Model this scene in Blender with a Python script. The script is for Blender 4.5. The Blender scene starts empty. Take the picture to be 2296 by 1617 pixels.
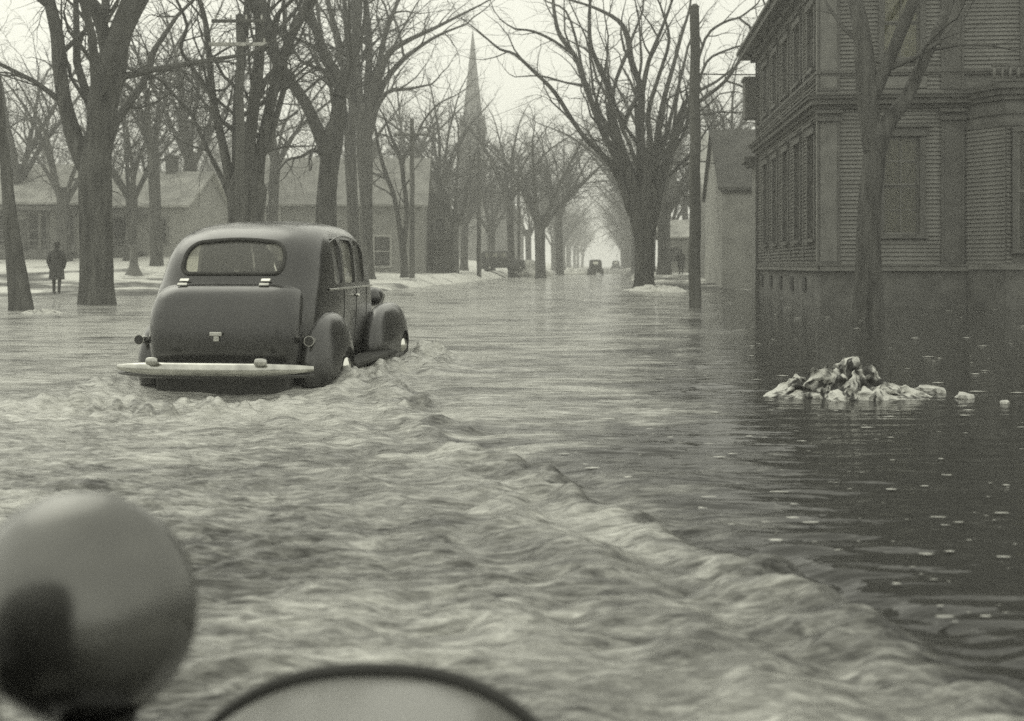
import bpy, bmesh, math, random
import numpy as np
from mathutils import Vector, Matrix
from math import sin, cos, pi, radians

sc = bpy.context.scene
COL = sc.collection
F = 2500.0          # focal length in units of a 2296 wide frame
U0, V0, H = 1148.0, 594.0, 1.1   # picture centre, horizon row, camera height over the flood water
TH = radians(5.07)  # heading of the street
TINT = (1.0, 1.0, 0.875)

# ------------------------------------------------------------------ camera
cam_d = bpy.data.cameras.new('camera')
cam = bpy.data.objects.new('camera', cam_d); COL.objects.link(cam)
cam.location = (0, 0, H); cam.rotation_euler = (radians(90), 0, 0)
cam_d.sensor_width = 36; cam_d.lens = 36 * F / 2296
cam_d.shift_y = -(808.5 - V0) / 2296
cam_d.clip_start = 0.05; cam_d.clip_end = 3000
cam_d.dof.use_dof = True; cam_d.dof.focus_distance = 11.5; cam_d.dof.aperture_fstop = 2.3
sc.camera = cam

# ------------------------------------------------------------------ world
SUN_EL, SUN_AZ = radians(50), radians(-42)     # azimuth, minus is left of the view axis
w = bpy.data.worlds.new('World'); sc.world = w; w.use_nodes = True
nt = w.node_tree; nt.nodes.clear()
out = nt.nodes.new('ShaderNodeOutputWorld'); bg = nt.nodes.new('ShaderNodeBackground')
sky = nt.nodes.new('ShaderNodeTexSky'); sky.sky_type = 'NISHITA'; sky.sun_disc = False
sky.sun_elevation = SUN_EL; sky.sun_rotation = SUN_AZ; sky.air_density = 1.0; sky.dust_density = 6.0
bw = nt.nodes.new('ShaderNodeRGBToBW')
mx = nt.nodes.new('ShaderNodeMix'); mx.data_type = 'RGBA'; mx.inputs[0].default_value = 0.85
mx.inputs[7].default_value = (9.0, 9.0, 9.0, 1)
tn = nt.nodes.new('ShaderNodeMix'); tn.data_type = 'RGBA'; tn.blend_type = 'MULTIPLY'; tn.inputs[0].default_value = 1
tn.inputs[7].default_value = (*TINT, 1)
nt.links.new(sky.outputs[0], bw.inputs[0]); nt.links.new(bw.outputs[0], mx.inputs[6])
nt.links.new(mx.outputs[2], tn.inputs[6]); nt.links.new(tn.outputs[2], bg.inputs[0])
bg.inputs[1].default_value = 0.1
nt.links.new(bg.outputs[0], out.inputs[0])

sd = bpy.data.lights.new('sun', 'SUN'); sd.energy = 0.3; sd.angle = radians(45); sd.color = (1, 0.99, 0.86)
so = bpy.data.objects.new('sun', sd); COL.objects.link(so)
so.rotation_euler = Vector((sin(SUN_AZ) * cos(SUN_EL), cos(SUN_AZ) * cos(SUN_EL), sin(SUN_EL))).to_track_quat('Z', 'Y').to_euler()

sc.view_settings.view_transform = 'Standard'; sc.view_settings.look = 'None'
sc.view_settings.gamma = 1; sc.view_settings.exposure = 0.35
sc.view_settings.use_curve_mapping = False
sc.render.engine = 'CYCLES'
cy = sc.cycles
cy.use_denoising = False      # what noise is left stands in for film grain
cy.max_bounces = 6; cy.diffuse_bounces = 2; cy.glossy_bounces = 3; cy.transmission_bounces = 5
cy.volume_bounces = 2; cy.transparent_max_bounces = 8; cy.caustics_reflective = False; cy.caustics_refractive = False

rng = random.Random(11)
nr = np.random.RandomState(5)

# ------------------------------------------------------------------ helpers
def tag(o, label=None, cat=None, group=None, kind=None):
    if label: o['label'] = label
    if cat: o['category'] = cat
    if group: o['group'] = group
    if kind: o['kind'] = kind
    return o

def empty(name, loc=(0, 0, 0), rz=0, label=None, cat=None, group=None):
    o = bpy.data.objects.new(name, None); COL.objects.link(o)
    o.location = loc; o.rotation_euler = (0, 0, rz); o.empty_display_size = .2
    return tag(o, label, cat, group)

def link(name, me, m, parent=None, loc=None, rz=0, smooth=False):
    if m is not None and not me.materials: me.materials.append(m)
    o = bpy.data.objects.new(name, me); COL.objects.link(o)
    if parent: o.parent = parent
    if loc is not None: o.location = loc
    if rz: o.rotation_euler = (0, 0, rz)
    if smooth: me.shade_smooth()
    return o

def np_mesh(name, V, faces, smooth=True):
    """faces: (n,4) or (n,3) int array"""
    me = bpy.data.meshes.new(name)
    V = np.asarray(V, dtype=np.float32); faces = np.asarray(faces, dtype=np.int32)
    k = faces.shape[1]
    me.vertices.add(len(V)); me.vertices.foreach_set('co', V.ravel())
    me.loops.add(faces.size); me.loops.foreach_set('vertex_index', faces.ravel())
    me.polygons.add(len(faces)); me.polygons.foreach_set('loop_start', np.arange(0, faces.size, k, dtype=np.int32))
    try: me.polygons.foreach_set('loop_total', np.full(len(faces), k, dtype=np.int32))
    except Exception: pass
    me.update(calc_edges=True)
    if smooth: me.shade_smooth()
    return me

def bm_mesh(name, bm, smooth=False, bevel=0):
    if bevel:
        bmesh.ops.bevel(bm, geom=[e for e in bm.edges], offset=bevel, segments=1, affect='EDGES', clamp_overlap=True)
    bmesh.ops.recalc_face_normals(bm, faces=bm.faces)
    me = bpy.data.meshes.new(name); bm.to_mesh(me); bm.free()
    if smooth: me.shade_smooth()
    return me

def box(bm, c, s, rz=0, rx=0, ry=0):
    m = Matrix.Translation(c) @ Matrix.Rotation(rz, 4, 'Z') @ Matrix.Rotation(ry, 4, 'Y') @ Matrix.Rotation(rx, 4, 'X') @ Matrix.Diagonal((s[0], s[1], s[2], 1))
    bmesh.ops.create_cube(bm, size=1, matrix=m)

def bx(name, c, s, m, parent=None, bevel=0, **k):
    bm = bmesh.new(); box(bm, c, s, **k)
    return link(name, bm_mesh(name, bm, bevel=bevel), m, parent)

def cyl(bm, a, b, r0, r1=None, n=12):
    a, b = Vector(a), Vector(b); r1 = r0 if r1 is None else r1
    d = b - a
    m = Matrix.Translation((a + b) / 2) @ d.to_track_quat('Z', 'Y').to_matrix().to_4x4()
    bmesh.ops.create_cone(bm, cap_ends=True, segments=n, radius1=r0, radius2=r1, depth=d.length, matrix=m)

def prism(bm, pts, axis='y', a=0, b=1):
    """extrude polygon pts (2D) between a and b along axis"""
    def P(p, t):
        return {'y': (p[0], t, p[1]), 'x': (t, p[0], p[1]), 'z': (p[0], p[1], t)}[axis]
    va = [bm.verts.new(P(p, a)) for p in pts]; vb = [bm.verts.new(P(p, b)) for p in pts]
    n = len(pts)
    bm.faces.new(va[::-1]); bm.faces.new(vb)
    for i in range(n):
        bm.faces.new((va[i], va[(i + 1) % n], vb[(i + 1) % n], vb[i]))

def pt(u, v=None, Y=10.0, z=None):
    """world point that stands at distance Y on the sight line of picture column u / row v"""
    return Vector(((u - U0) * Y / F, Y, (H - (v - V0) * Y / F) if z is None else z))

class Noise:
    """periodic gaussian field with a band of wavelengths (in cells) sampled bilinearly"""
    def __init__(s, seed, n=512, lo=6, hi=60, power=1.0, ax=1.0, ay=1.0):
        r = np.random.RandomState(seed)
        fx = np.fft.fftfreq(n)[None, :]; fy = np.fft.fftfreq(n)[:, None]
        k = np.hypot(fx * ax, fy * ay) + 1e-9
        spec = np.where((k > 1 / hi) & (k < 1 / lo), k ** -power, 0)
        g = np.fft.ifft2(np.fft.fft2(r.randn(n, n)) * spec).real
        s.g = (g / g.std()).astype(np.float32); s.n = n
    def __call__(s, x, y, cell=1.0, ang=0.0):
        c, q = cos(ang), sin(ang)
        a = (x * c + y * q) / cell; b = (-x * q + y * c) / cell
        ia = np.floor(a); ib = np.floor(b); fa = a - ia; fb = b - ib
        fa = fa * fa * (3 - 2 * fa); fb = fb * fb * (3 - 2 * fb)
        ia = ia.astype(np.int64) % s.n; ib = ib.astype(np.int64) % s.n
        ja = (ia + 1) % s.n; jb = (ib + 1) % s.n; g = s.g
        return (g[ib, ia] * (1 - fa) * (1 - fb) + g[ib, ja] * fa * (1 - fb) + g[jb, ia] * (1 - fa) * fb + g[jb, ja] * fa * fb)

def sstep(a, b, x):
    t = np.clip((x - a) / (b - a), 0, 1); return t * t * (3 - 2 * t)

# ------------------------------------------------------------------ materials
def col(v): return (v, v, v * 0.93, 1)

def mat(name, base, rough=0.7, metal=0.0, var=0.25, scale=3.0, bump=0.0, bscale=20, coat=0.0, stretch=(1, 1, 1), spec=0.5, dist=0.02):
    m = bpy.data.materials.new(name); m.use_nodes = True
    t = m.node_tree; p = t.nodes['Principled BSDF']
    p.inputs['Roughness'].default_value = rough; p.inputs['Metallic'].default_value = metal
    p.inputs['Coat Weight'].default_value = coat; p.inputs['Coat Roughness'].default_value = 0.14
    p.inputs['Specular IOR Level'].default_value = spec
    tc = t.nodes.new('ShaderNodeTexCoord'); mp = t.nodes.new('ShaderNodeMapping'); mp.inputs['Scale'].default_value = stretch
    t.links.new(tc.outputs['Object'], mp.inputs['Vector'])
    n = t.nodes.new('ShaderNodeTexNoise'); n.inputs['Scale'].default_value = scale; n.inputs['Detail'].default_value = 5
    t.links.new(mp.outputs[0], n.inputs['Vector'])
    r = t.nodes.new('ShaderNodeValToRGB')
    r.color_ramp.elements[0].position = 0.3; r.color_ramp.elements[1].position = 0.7
    r.color_ramp.elements[0].color = col(base * (1 - var)); r.color_ramp.elements[1].color = col(base * (1 + var))
    t.links.new(n.outputs[0], r.inputs[0]); t.links.new(r.outputs[0], p.inputs['Base Color'])
    if bump:
        n2 = t.nodes.new('ShaderNodeTexNoise'); n2.inputs['Scale'].default_value = bscale; n2.inputs['Detail'].default_value = 4
        t.links.new(mp.outputs[0], n2.inputs['Vector'])
        b = t.nodes.new('ShaderNodeBump'); b.inputs['Strength'].default_value = bump; b.inputs['Distance'].default_value = dist
        t.links.new(n2.outputs[0], b.inputs['Height']); t.links.new(b.outputs[0], p.inputs['Normal'])
    return m

M = dict(
    bark=mat('bark', 0.10, 0.9, var=.45, scale=6, bump=1.0, bscale=11, stretch=(1, 1, .16), dist=.12, spec=.2),
    twig=mat('twig', 0.10, 0.9, var=.2, spec=.2),
    pole=mat('pole_wood', 0.12, 0.9, var=.3, scale=4, bump=.5, bscale=20, stretch=(1, 1, .1), spec=.2),
    crossarm=mat('crossarm_wood', 0.5, 0.8, var=.2),
    paint=mat('car_paint', 0.02, 0.28, var=.4, scale=2.5, coat=1.0),
    paint_far=mat('far_car_paint', 0.05, 0.5, var=.2),
    camcar=mat('grey_car_paint', 0.2, 0.35, var=.15, scale=2, coat=.5),
    dullchrome=mat('weathered_chrome', 0.5, 0.2, 1.0, var=.25, scale=9),
    chrome=mat('chrome', 0.8, 0.12, 1.0, var=.08),
    nickel=mat('lamp_shell', 0.12, 0.22, .65, var=.3, scale=6, coat=.8),
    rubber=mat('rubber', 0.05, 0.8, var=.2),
    dark=mat('dark_cloth', 0.06, 0.9, var=.3, scale=8),
    interior=mat('car_interior', 0.07, 0.9),
    skin=mat('skin', 0.35, 0.6, var=.1),
    clap=mat('clapboard_paint', 0.205, 0.75, var=.18, scale=2.5, spec=.3),
    trim=mat('trim_paint', 0.135, 0.75, var=.2, scale=3, bump=.15, bscale=12, spec=.3),
    trim2=mat('trim_paint_pale', 0.21, 0.75, var=.2, scale=3, spec=.3),
    sheath=mat('wall_sheathing', 0.16, 0.85),
    stone=mat('foundation_stone', 0.15, 0.9, var=.3, scale=2, bump=.4, bscale=8),
    roof=mat('roof_slate', 0.12, 0.8, var=.25, scale=2),
    roofpale=mat('roof_with_thin_snow', 0.42, 0.9, var=.35, scale=.9),
    roofdark=mat('dark_shingle_roof', 0.10, 0.9, var=.2, scale=1.5),
    wallmid2=mat('weathered_pale_boards', 0.36, 0.8, var=.2, scale=1.5),
    roofmid=mat('grey_shingle_roof', 0.26, 0.9, var=.25, scale=1.2),
    wallpale=mat('pale_boards', 0.35, 0.8, var=.15, scale=1.5),
    wallmid=mat('grey_boards', 0.24, 0.8, var=.15, scale=1.5),
    wallwhite=mat('white_trim', 0.36, 0.7, var=.1),
    brick=mat('chimney_brick', 0.14, 0.9, var=.3),
    church=mat('church_stone', 0.12, 0.9, var=.25, scale=.4),
    curtain=mat('curtain', 0.7, 0.9, var=.2, scale=5, stretch=(4, 4, .5)),
    shade=mat('window_shade', 0.3, 0.9, var=.2, scale=3),
    snow=mat('snow', 0.75, 0.8, var=.1, scale=3, bump=.5, bscale=6, dist=.05),
    wire=mat('wire', 0.1, 0.6),
    ice=mat('ice', 0.5, 0.35, var=.3, scale=8),
)

def muddy(m, lo, hi):      # uneven gloss from rain and dried splashes
    t = m.node_tree; n = t.nodes.new('ShaderNodeTexNoise'); n.inputs['Scale'].default_value = 4; n.inputs['Detail'].default_value = 8; n.inputs['Roughness'].default_value = .75
    tc = t.nodes.new('ShaderNodeTexCoord'); t.links.new(tc.outputs['Object'], n.inputs['Vector'])
    q_ = t.nodes.new('ShaderNodeMapRange'); q_.inputs[1].default_value = .35; q_.inputs[2].default_value = .65; q_.inputs[3].default_value = lo; q_.inputs[4].default_value = hi
    t.links.new(n.outputs[0], q_.inputs[0]); t.links.new(q_.outputs[0], t.nodes['Principled BSDF'].inputs['Coat Roughness'])
muddy(M['paint'], .06, .3); muddy(M['nickel'], .05, .2)

def glass(name, tintv=0.75, rough=0.03, dirt_or_sheen=0.0):
    m = bpy.data.materials.new(name); m.use_nodes = True; t = m.node_tree
    t.nodes.clear(); o = t.nodes.new('ShaderNodeOutputMaterial')
    tr = t.nodes.new('ShaderNodeBsdfTransparent'); tr.inputs[0].default_value = col(tintv)
    gl = t.nodes.new('ShaderNodeBsdfGlossy'); gl.inputs[1].default_value = rough
    mix = t.nodes.new('ShaderNodeMixShader'); fr = t.nodes.new('ShaderNodeFresnel'); fr.inputs[0].default_value = 1.5
    n = t.nodes.new('ShaderNodeTexNoise'); n.inputs['Scale'].default_value = 3
    tc = t.nodes.new('ShaderNodeTexCoord'); t.links.new(tc.outputs['Object'], n.inputs['Vector'])
    b = t.nodes.new('ShaderNodeBump'); b.inputs['Strength'].default_value = .15; b.inputs['Distance'].default_value = .01
    t.links.new(n.outputs[0], b.inputs['Height']); t.links.new(b.outputs[0], gl.inputs['Normal'])
    t.links.new(fr.outputs[0], mix.inputs[0]); t.links.new(tr.outputs[0], mix.inputs[1]); t.links.new(gl.outputs[0], mix.inputs[2])
    if dirt_or_sheen:      # pale diffuse film standing in for sky light on and through the glass
        df = t.nodes.new('ShaderNodeBsdfDiffuse'); df.inputs[0].default_value = col(.5); m2 = t.nodes.new('ShaderNodeMixShader'); m2.inputs[0].default_value = dirt_or_sheen
        t.links.new(mix.outputs[0], m2.inputs[1]); t.links.new(df.outputs[0], m2.inputs[2]); t.links.new(m2.outputs[0], o.inputs[0]); return m
    t.links.new(mix.outputs[0], o.inputs[0]); return m
M['glass'] = glass('window_glass', .8); M['carglass'] = glass('car_glass', .9, dirt_or_sheen=.2)

def dirty_snow():
    m = bpy.data.materials.new('dirty_snow'); m.use_nodes = True; t = m.node_tree; p = t.nodes['Principled BSDF']
    p.inputs['Roughness'].default_value = .8
    at = t.nodes.new('ShaderNodeAttribute'); at.attribute_name = 'dirt'
    tc = t.nodes.new('ShaderNodeTexCoord')
    n = t.nodes.new('ShaderNodeTexNoise'); n.inputs['Scale'].default_value = 22; n.inputs['Detail'].default_value = 6; n.inputs['Roughness'].default_value = .7
    t.links.new(tc.outputs['Object'], n.inputs['Vector'])
    a = t.nodes.new('ShaderNodeMath'); a.operation = 'MULTIPLY_ADD'; a.inputs[1].default_value = 1.1; a.inputs[2].default_value = -.55
    t.links.new(n.outputs[0], a.inputs[0])
    s = t.nodes.new('ShaderNodeMath'); s.operation = 'ADD'; t.links.new(a.outputs[0], s.inputs[0]); t.links.new(at.outputs['Fac'], s.inputs[1])
    r = t.nodes.new('ShaderNodeValToRGB'); e = r.color_ramp.elements
    e[0].position = .3; e[0].color = col(.66); e[1].position = .68; e[1].color = col(.04)
    k = e.new(.5); k.color = col(.25)
    t.links.new(s.outputs[0], r.inputs[0]); t.links.new(r.outputs[0], p.inputs['Base Color'])
    n2 = t.nodes.new('ShaderNodeTexNoise'); n2.inputs['Scale'].default_value = 45; n2.inputs['Detail'].default_value = 4
    t.links.new(tc.outputs['Object'], n2.inputs['Vector'])
    b = t.nodes.new('ShaderNodeBump'); b.inputs['Strength'].default_value = .8; b.inputs['Distance'].default_value = .02
    t.links.new(n2.outputs[0], b.inputs['Height']); t.links.new(b.outputs[0], p.inputs['Normal'])
    return m
M['dirty_snow'] = dirty_snow()

def ground_mat():
    m = bpy.data.materials.new('ground_snow_and_mud'); m.use_nodes = True; t = m.node_tree; p = t.nodes['Principled BSDF']
    p.inputs['Roughness'].default_value = .85
    at = t.nodes.new('ShaderNodeAttribute'); at.attribute_name = 'snow'
    tc = t.nodes.new('ShaderNodeTexCoord')
    n = t.nodes.new('ShaderNodeTexNoise'); n.inputs['Scale'].default_value = .35; n.inputs['Detail'].default_value = 7; n.inputs['Roughness'].default_value = .65
    t.links.new(tc.outputs['Object'], n.inputs['Vector'])
    a = t.nodes.new('ShaderNodeMath'); a.operation = 'MULTIPLY_ADD'; a.inputs[1].default_value = 2.4; a.inputs[2].default_value = -1.2
    t.links.new(n.outputs[0], a.inputs[0])
    s = t.nodes.new('ShaderNodeMath'); s.operation = 'ADD'; t.links.new(a.outputs[0], s.inputs[0]); t.links.new(at.outputs['Fac'], s.inputs[1])
    r = t.nodes.new('ShaderNodeValToRGB'); e = r.color_ramp.elements
    e[0].position = .3; e[0].color = col(.09); e[1].position = .72; e[1].color = col(.72)
    k = e.new(.48); k.color = col(.22)
    t.links.new(s.outputs[0], r.inputs[0]); t.links.new(r.outputs[0], p.inputs['Base Color'])
    b = t.nodes.new('ShaderNodeBump'); b.inputs['Strength'].default_value = .6; b.inputs['Distance'].default_value = .15
    t.links.new(n.outputs[0], b.inputs['Height']); t.links.new(b.outputs[0], p.inputs['Normal'])
    return m
M['ground'] = ground_mat()

def water_mat():
    m = bpy.data.materials.new('flood_water'); m.use_nodes = True; t = m.node_tree; p = t.nodes['Principled BSDF']
    L = t.links.new
    at = t.nodes.new('ShaderNodeAttribute'); at.attribute_name = 'foam'
    rp = t.nodes.new('ShaderNodeAttribute'); rp.attribute_name = 'ripple'
    tc = t.nodes.new('ShaderNodeTexCoord')
    mp = t.nodes.new('ShaderNodeMapping'); mp.inputs['Rotation'].default_value = (0, 0, .15); mp.inputs['Scale'].default_value = (.30, 1, 1)
    L(tc.outputs['Object'], mp.inputs['Vector'])
    # silt and bubbles stirred up in the wake, plus painted sky reflection mid-street
    n = t.nodes.new('ShaderNodeTexNoise'); n.inputs['Scale'].default_value = 11; n.inputs['Detail'].default_value = 9; n.inputs['Roughness'].default_value = .78
    n.inputs['Distortion'].default_value = .8
    L(mp.outputs[0], n.inputs['Vector'])
    mps = t.nodes.new('ShaderNodeMapping'); mps.inputs['Rotation'].default_value = (0, 0, .22); mps.inputs['Scale'].default_value = (.22, 1, 1)
    L(tc.outputs['Object'], mps.inputs['Vector'])
    ns = t.nodes.new('ShaderNodeTexNoise'); ns.inputs['Scale'].default_value = 30; ns.inputs['Detail'].default_value = 6; ns.inputs['Roughness'].default_value = .65; ns.inputs['Distortion'].default_value = .7
    L(mps.outputs[0], ns.inputs['Vector'])
    mxn = t.nodes.new('ShaderNodeMath'); mxn.operation = 'ADD'; L(n.outputs[0], mxn.inputs[0]); L(ns.outputs[0], mxn.inputs[1])
    a = t.nodes.new('ShaderNodeMath'); a.operation = 'MULTIPLY_ADD'; a.inputs[1].default_value = 1.3; a.inputs[2].default_value = -1.3
    L(mxn.outputs[0], a.inputs[0])
    s = t.nodes.new('ShaderNodeMath'); s.operation = 'ADD'; L(a.outputs[0], s.inputs[0]); L(at.outputs['Fac'], s.inputs[1])
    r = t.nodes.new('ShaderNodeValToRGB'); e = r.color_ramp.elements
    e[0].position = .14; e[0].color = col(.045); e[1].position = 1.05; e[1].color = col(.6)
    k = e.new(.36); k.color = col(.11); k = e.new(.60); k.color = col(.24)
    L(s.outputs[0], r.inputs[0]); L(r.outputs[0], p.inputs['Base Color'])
    p.inputs['IOR'].default_value = 1.333
    rr = t.nodes.new('ShaderNodeMapRange'); rr.inputs[3].default_value = .05; rr.inputs[4].default_value = .12
    L(at.outputs['Fac'], rr.inputs[0]); L(rr.outputs[0], p.inputs['Roughness'])
    # ripples
    n2 = t.nodes.new('ShaderNodeTexNoise'); n2.inputs['Scale'].default_value = 9; n2.inputs['Detail'].default_value = 3; n2.inputs['Distortion'].default_value = .4
    mp2 = t.nodes.new('ShaderNodeMapping'); mp2.inputs['Scale'].default_value = (.22, 1, 1); mp2.inputs['Rotation'].default_value = (0, 0, -.1)
    L(tc.outputs['Object'], mp2.inputs['Vector']); L(mp2.outputs[0], n2.inputs['Vector'])
    b = t.nodes.new('ShaderNodeBump'); b.inputs['Distance'].default_value = .035
    L(rp.outputs['Fac'], b.inputs['Strength']); L(n2.outputs[0], b.inputs['Height'])
    n3 = t.nodes.new('ShaderNodeTexNoise'); n3.inputs['Scale'].default_value = 22; n3.inputs['Detail'].default_value = 5; n3.inputs['Distortion'].default_value = .6
    L(mps.outputs[0], n3.inputs['Vector'])
    b2 = t.nodes.new('ShaderNodeBump'); b2.inputs['Distance'].default_value = .055
    L(at.outputs['Fac'], b2.inputs['Strength']); L(n3.outputs[0], b2.inputs['Height'])
    L(b.outputs[0], b2.inputs['Normal']); L(b2.outputs[0], p.inputs['Normal'])
    return m
M['water'] = water_mat()

# ------------------------------------------------------------------ terrain
N1 = Noise(1, lo=8, hi=80, power=1.6); N2 = Noise(2, lo=5, hi=24, power=1.0)
cT, sT = cos(TH), sin(TH)
def ground_z(X, Y):
    q = X * cT - Y * sT; s = X * sT + Y * cT
    road = -0.22 + 0.30 * sstep(95, 150, s) + .0 * q
    # left side lawns
    left = -0.25 + 0.40 * sstep(30, 44, s) + 0.35 * sstep(44, 75, s) + sstep(-14, -24, q) * (0.25 * sstep(34, 46, s) + 1.15 * sstep(42, 70, s))
    left = left + 1.2 * sstep(-30, -90, q)
    right = -0.28 + 0.50 * sstep(43, 54, s) + .35 * sstep(54, 90, s) + .6 * sstep(30, 90, q)
    z = road.copy()
    wl = sstep(-8.5, -10.5, q); wr = sstep(1.0, 2.4, q)
    z = z * (1 - wl) + left * wl; z = z * (1 - wr) + right * wr
    z = z + .05 * N1(X, Y, .5) * np.maximum(wl, wr) + .02 * N2(X, Y, .25)
    return z
def gz(x, y):
    return float(ground_z(np.array([float(x)]), np.array([float(y)]))[0])

ys = np.concatenate([np.linspace(-60, -28, 6), np.linspace(-25, 24, 24), np.linspace(25, 110, 200), np.linspace(111, 260, 60), np.linspace(270, 480, 12)])
xs = np.concatenate([np.linspace(-310, -95, 10), np.linspace(-90, -40, 60), np.linspace(-39.6, 22, 190), np.linspace(23, 70, 40), np.linspace(90, 310, 12)])
XX, YY = np.meshgrid(xs, ys)
ZZ = ground_z(XX, YY)
def grid_faces(nrow, ncol):
    i = np.arange(nrow - 1)[:, None] * ncol + np.arange(ncol - 1)[None, :]
    i = i.ravel(); return np.stack([i, i + 1, i + 1 + ncol, i + ncol], 1)
gme = np_mesh('ground', np.stack([XX.ravel(), YY.ravel(), ZZ.ravel()], 1), grid_faces(len(ys), len(xs)))
qq = XX * cT - YY * sT; ss = XX * sT + YY * cT
sn = .52 + .1 * N1(XX, YY, 1.3)
sn = np.where((qq < -9) & (qq > -60), sn + .22 * sstep(44, 56, ss) , sn)
sn = np.where((qq < -9), sn - .22 * (1 - sstep(34, 46, ss)), sn)
sn = np.where((qq > -8.7) & (qq < 1.2), .42, sn)
sn = np.where((qq > 1.2), sn - .1, sn)
a = gme.attributes.new('snow', 'FLOAT', 'POINT'); a.data.foreach_set('value', sn.ravel().astype(np.float32))
tag(link('ground', gme, M['ground']), 'snow patched lawns and street bed rising out of the flood', kind='structure')

# ------------------------------------------------------------------ flood water
NW = Noise(7, n=1024, lo=5, hi=40, power=1.1, ax=2.6, ay=1.0)     # crests long in x
NL = Noise(12, n=1024, lo=5, hi=22, power=.6, ax=5.0, ay=1.0)     # long crested ripples
NC = Noise(8, n=1024, lo=5, hi=26, power=.8, ax=1.3, ay=1.0)
NB = Noise(9, n=512, lo=10, hi=120, power=1.5)
crestY = np.array([-4, 0, 1.6, 2.2, 2.73, 3.10, 3.54, 4.07, 4.69, 5.43, 6.6, 8.2, 10.0, 12.2, 14])
crestX = np.array([4.2, 2.5, 1.75, 1.45, 1.27, 1.18, 1.05, .90, .66, .33, -.18, -.62, -.92, -1.12, -2.2])
CAR = dict(x=-2.60, y=9.85, a=radians(-7.0))
def water_fields(X, Y):
    """height, foam, ripple"""
    xc = np.interp(Y, crestY, crestX)
    d = xc - X                                   # distance inside the wake
    d = d + .05 * NB(X, Y, .03) * np.clip(Y / 4, .3, 1.2)
    dn = d / np.clip(.45 + .06 * Y, .5, 1)
    d = d + .05 * NL(X, Y, .03, .3)
    mir = 2 * (-2.65 + .12 * (Y - 10)) - xc - .3
    lft = sstep(-.2, .9, X - mir)
    inside = sstep(-.10, .16, d) * (1 - sstep(13.5, 16, Y)) * lft
    far = sstep(14, 30, Y)
    # spacing of the grid limits the shortest wave
    sp = np.clip(Y * Y / 1100., .003, 3)
    damp = 1 / (1 + (sp / .05) ** 2)
    damp2 = 1 / (1 + (sp / .25) ** 2)
    h = np.zeros_like(X)
    # bow wave crest and followers
    h += .055 * np.exp(-((d - .20) / .15) ** 2) * inside * sstep(0.5, 3, Y + 1) * (1 + .35 * NB(X, Y, .015))
    h += .038 * np.exp(-((d - .62) / .14) ** 2) * inside + .028 * np.exp(-((d - 1.1) / .15) ** 2) * inside
    h -= .02 * np.exp(-((d + .12) / .12) ** 2) * (Y < 13)
    chop = (.0060 * NW(X, Y, .010, .25) + .0115 * NL(X, Y, .013, .22) + .009 * NL(X, Y, .024, .05)) * damp + .010 * NW(X, Y, .05, .12) * damp2 + .003 * NC(X, Y, .009) * damp
    tf = .38 + .62 * sstep(.5, 2.2, d)
    h += chop * inside * tf
    h += inside * .010 * NL(X, Y, .045, -.95) * damp2 * np.exp(-np.maximum(d, 0) / 1.6)
    h += inside * .012 * np.sin(d * 2 * pi / .44 + 1.6 * NB(X, Y, .04)) * np.exp(-np.maximum(d, 0) / 1.1) * (1 - sstep(6, 9, Y)) + inside * .006 * NW(X, Y, .035, .45) * damp2
    # calm side
    calm = 1 - inside
    qs = X - .19 * (Y - 4)                      # the building shelters the water to the right
    shel = 1 - .80 * sstep(.2, 2.2, qs)
    h += calm * (.0055 * NL(X, Y, .016, -.08) * damp + .0070 * NL(X, Y, .035, .04) * damp2 + .0035 * NW(X, Y, .09, .02) * damp2) * shel
    h += calm * .010 * NW(X, Y, .25, 0.05) * sstep(12, 20, Y) * (1 - sstep(.2, 3.0, X * cT - Y * sT))
    # water thrown up round the moving car
    cx = (X - CAR['x']) * cos(-CAR['a']) - (Y - CAR['y']) * sin(-CAR['a'])
    ca, sa = cos(CAR['a']), sin(CAR['a'])
    lx = (X - CAR['x']) * ca + (Y - CAR['y']) * sa
    ly = -(X - CAR['x']) * sa + (Y - CAR['y']) * ca
    ax_ = np.abs(lx)
    turb = NC(X, Y, .02)
    h += np.exp(-((ax_ - 1.22) / .20) ** 2 - ((ly - 3.2) / .75) ** 2) * (.16 + .05 * turb + .03 * NL(X, Y, .02, .6))
    h += np.exp(-((ax_ - 1.55) / .22) ** 2 - ((ly - 2.4) / .7) ** 2) * (.07 + .03 * turb)
    h += np.exp(-((ax_ - 1.12) / .22) ** 2 - ((ly - .9) / .9) ** 2) * (.07 + .045 * turb)
    h += np.exp(-((ax_) / 1.1) ** 2 - ((ly + 1.3) / .6) ** 2) * (.01 + .045 * turb)
    h -= .07 * np.exp(-(ax_ / .95) ** 4 - ((ly + .25) / .5) ** 2)
    foam_and_reflection = sstep(-.12, .26, d) * (.25 + .75 * lft) * (1 - sstep(13.5, 16, Y)) * (.53 + .08 * NB(X, Y, .02) + .10 * np.exp(-((d - .3) / .9) ** 2) + .05 * NL(X, Y, .05, .25))
    foam_and_reflection += (1 - inside) * (1 - sstep(-.5, 1.1, qs + .25 * NB(X, Y, .03))) * sstep(1, 5, Y) * (.66 + .08 * NB(X, Y, .02) + .13 * NL(X, Y, .05, .03))  # stirred silt mid-street, made paler and streaky to stand in for reflected sky
    near = np.exp(-((ax_ - 1.0) / .8) ** 2 - ((ly - .8) / 3.2) ** 2)
    foam_and_reflection += .30 * np.exp(-((ax_ - 1.3) / .45) ** 2 - ((ly - 2.9) / 1.0) ** 2)
    foam_and_reflection += .2 * near + .25 * np.exp(-((ax_) / 1.8) ** 2 - ((ly + 1.3) / 1.1) ** 2)
    foam_and_reflection += .12 * sstep(.3, 2.5, -X - .3) * inside
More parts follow.
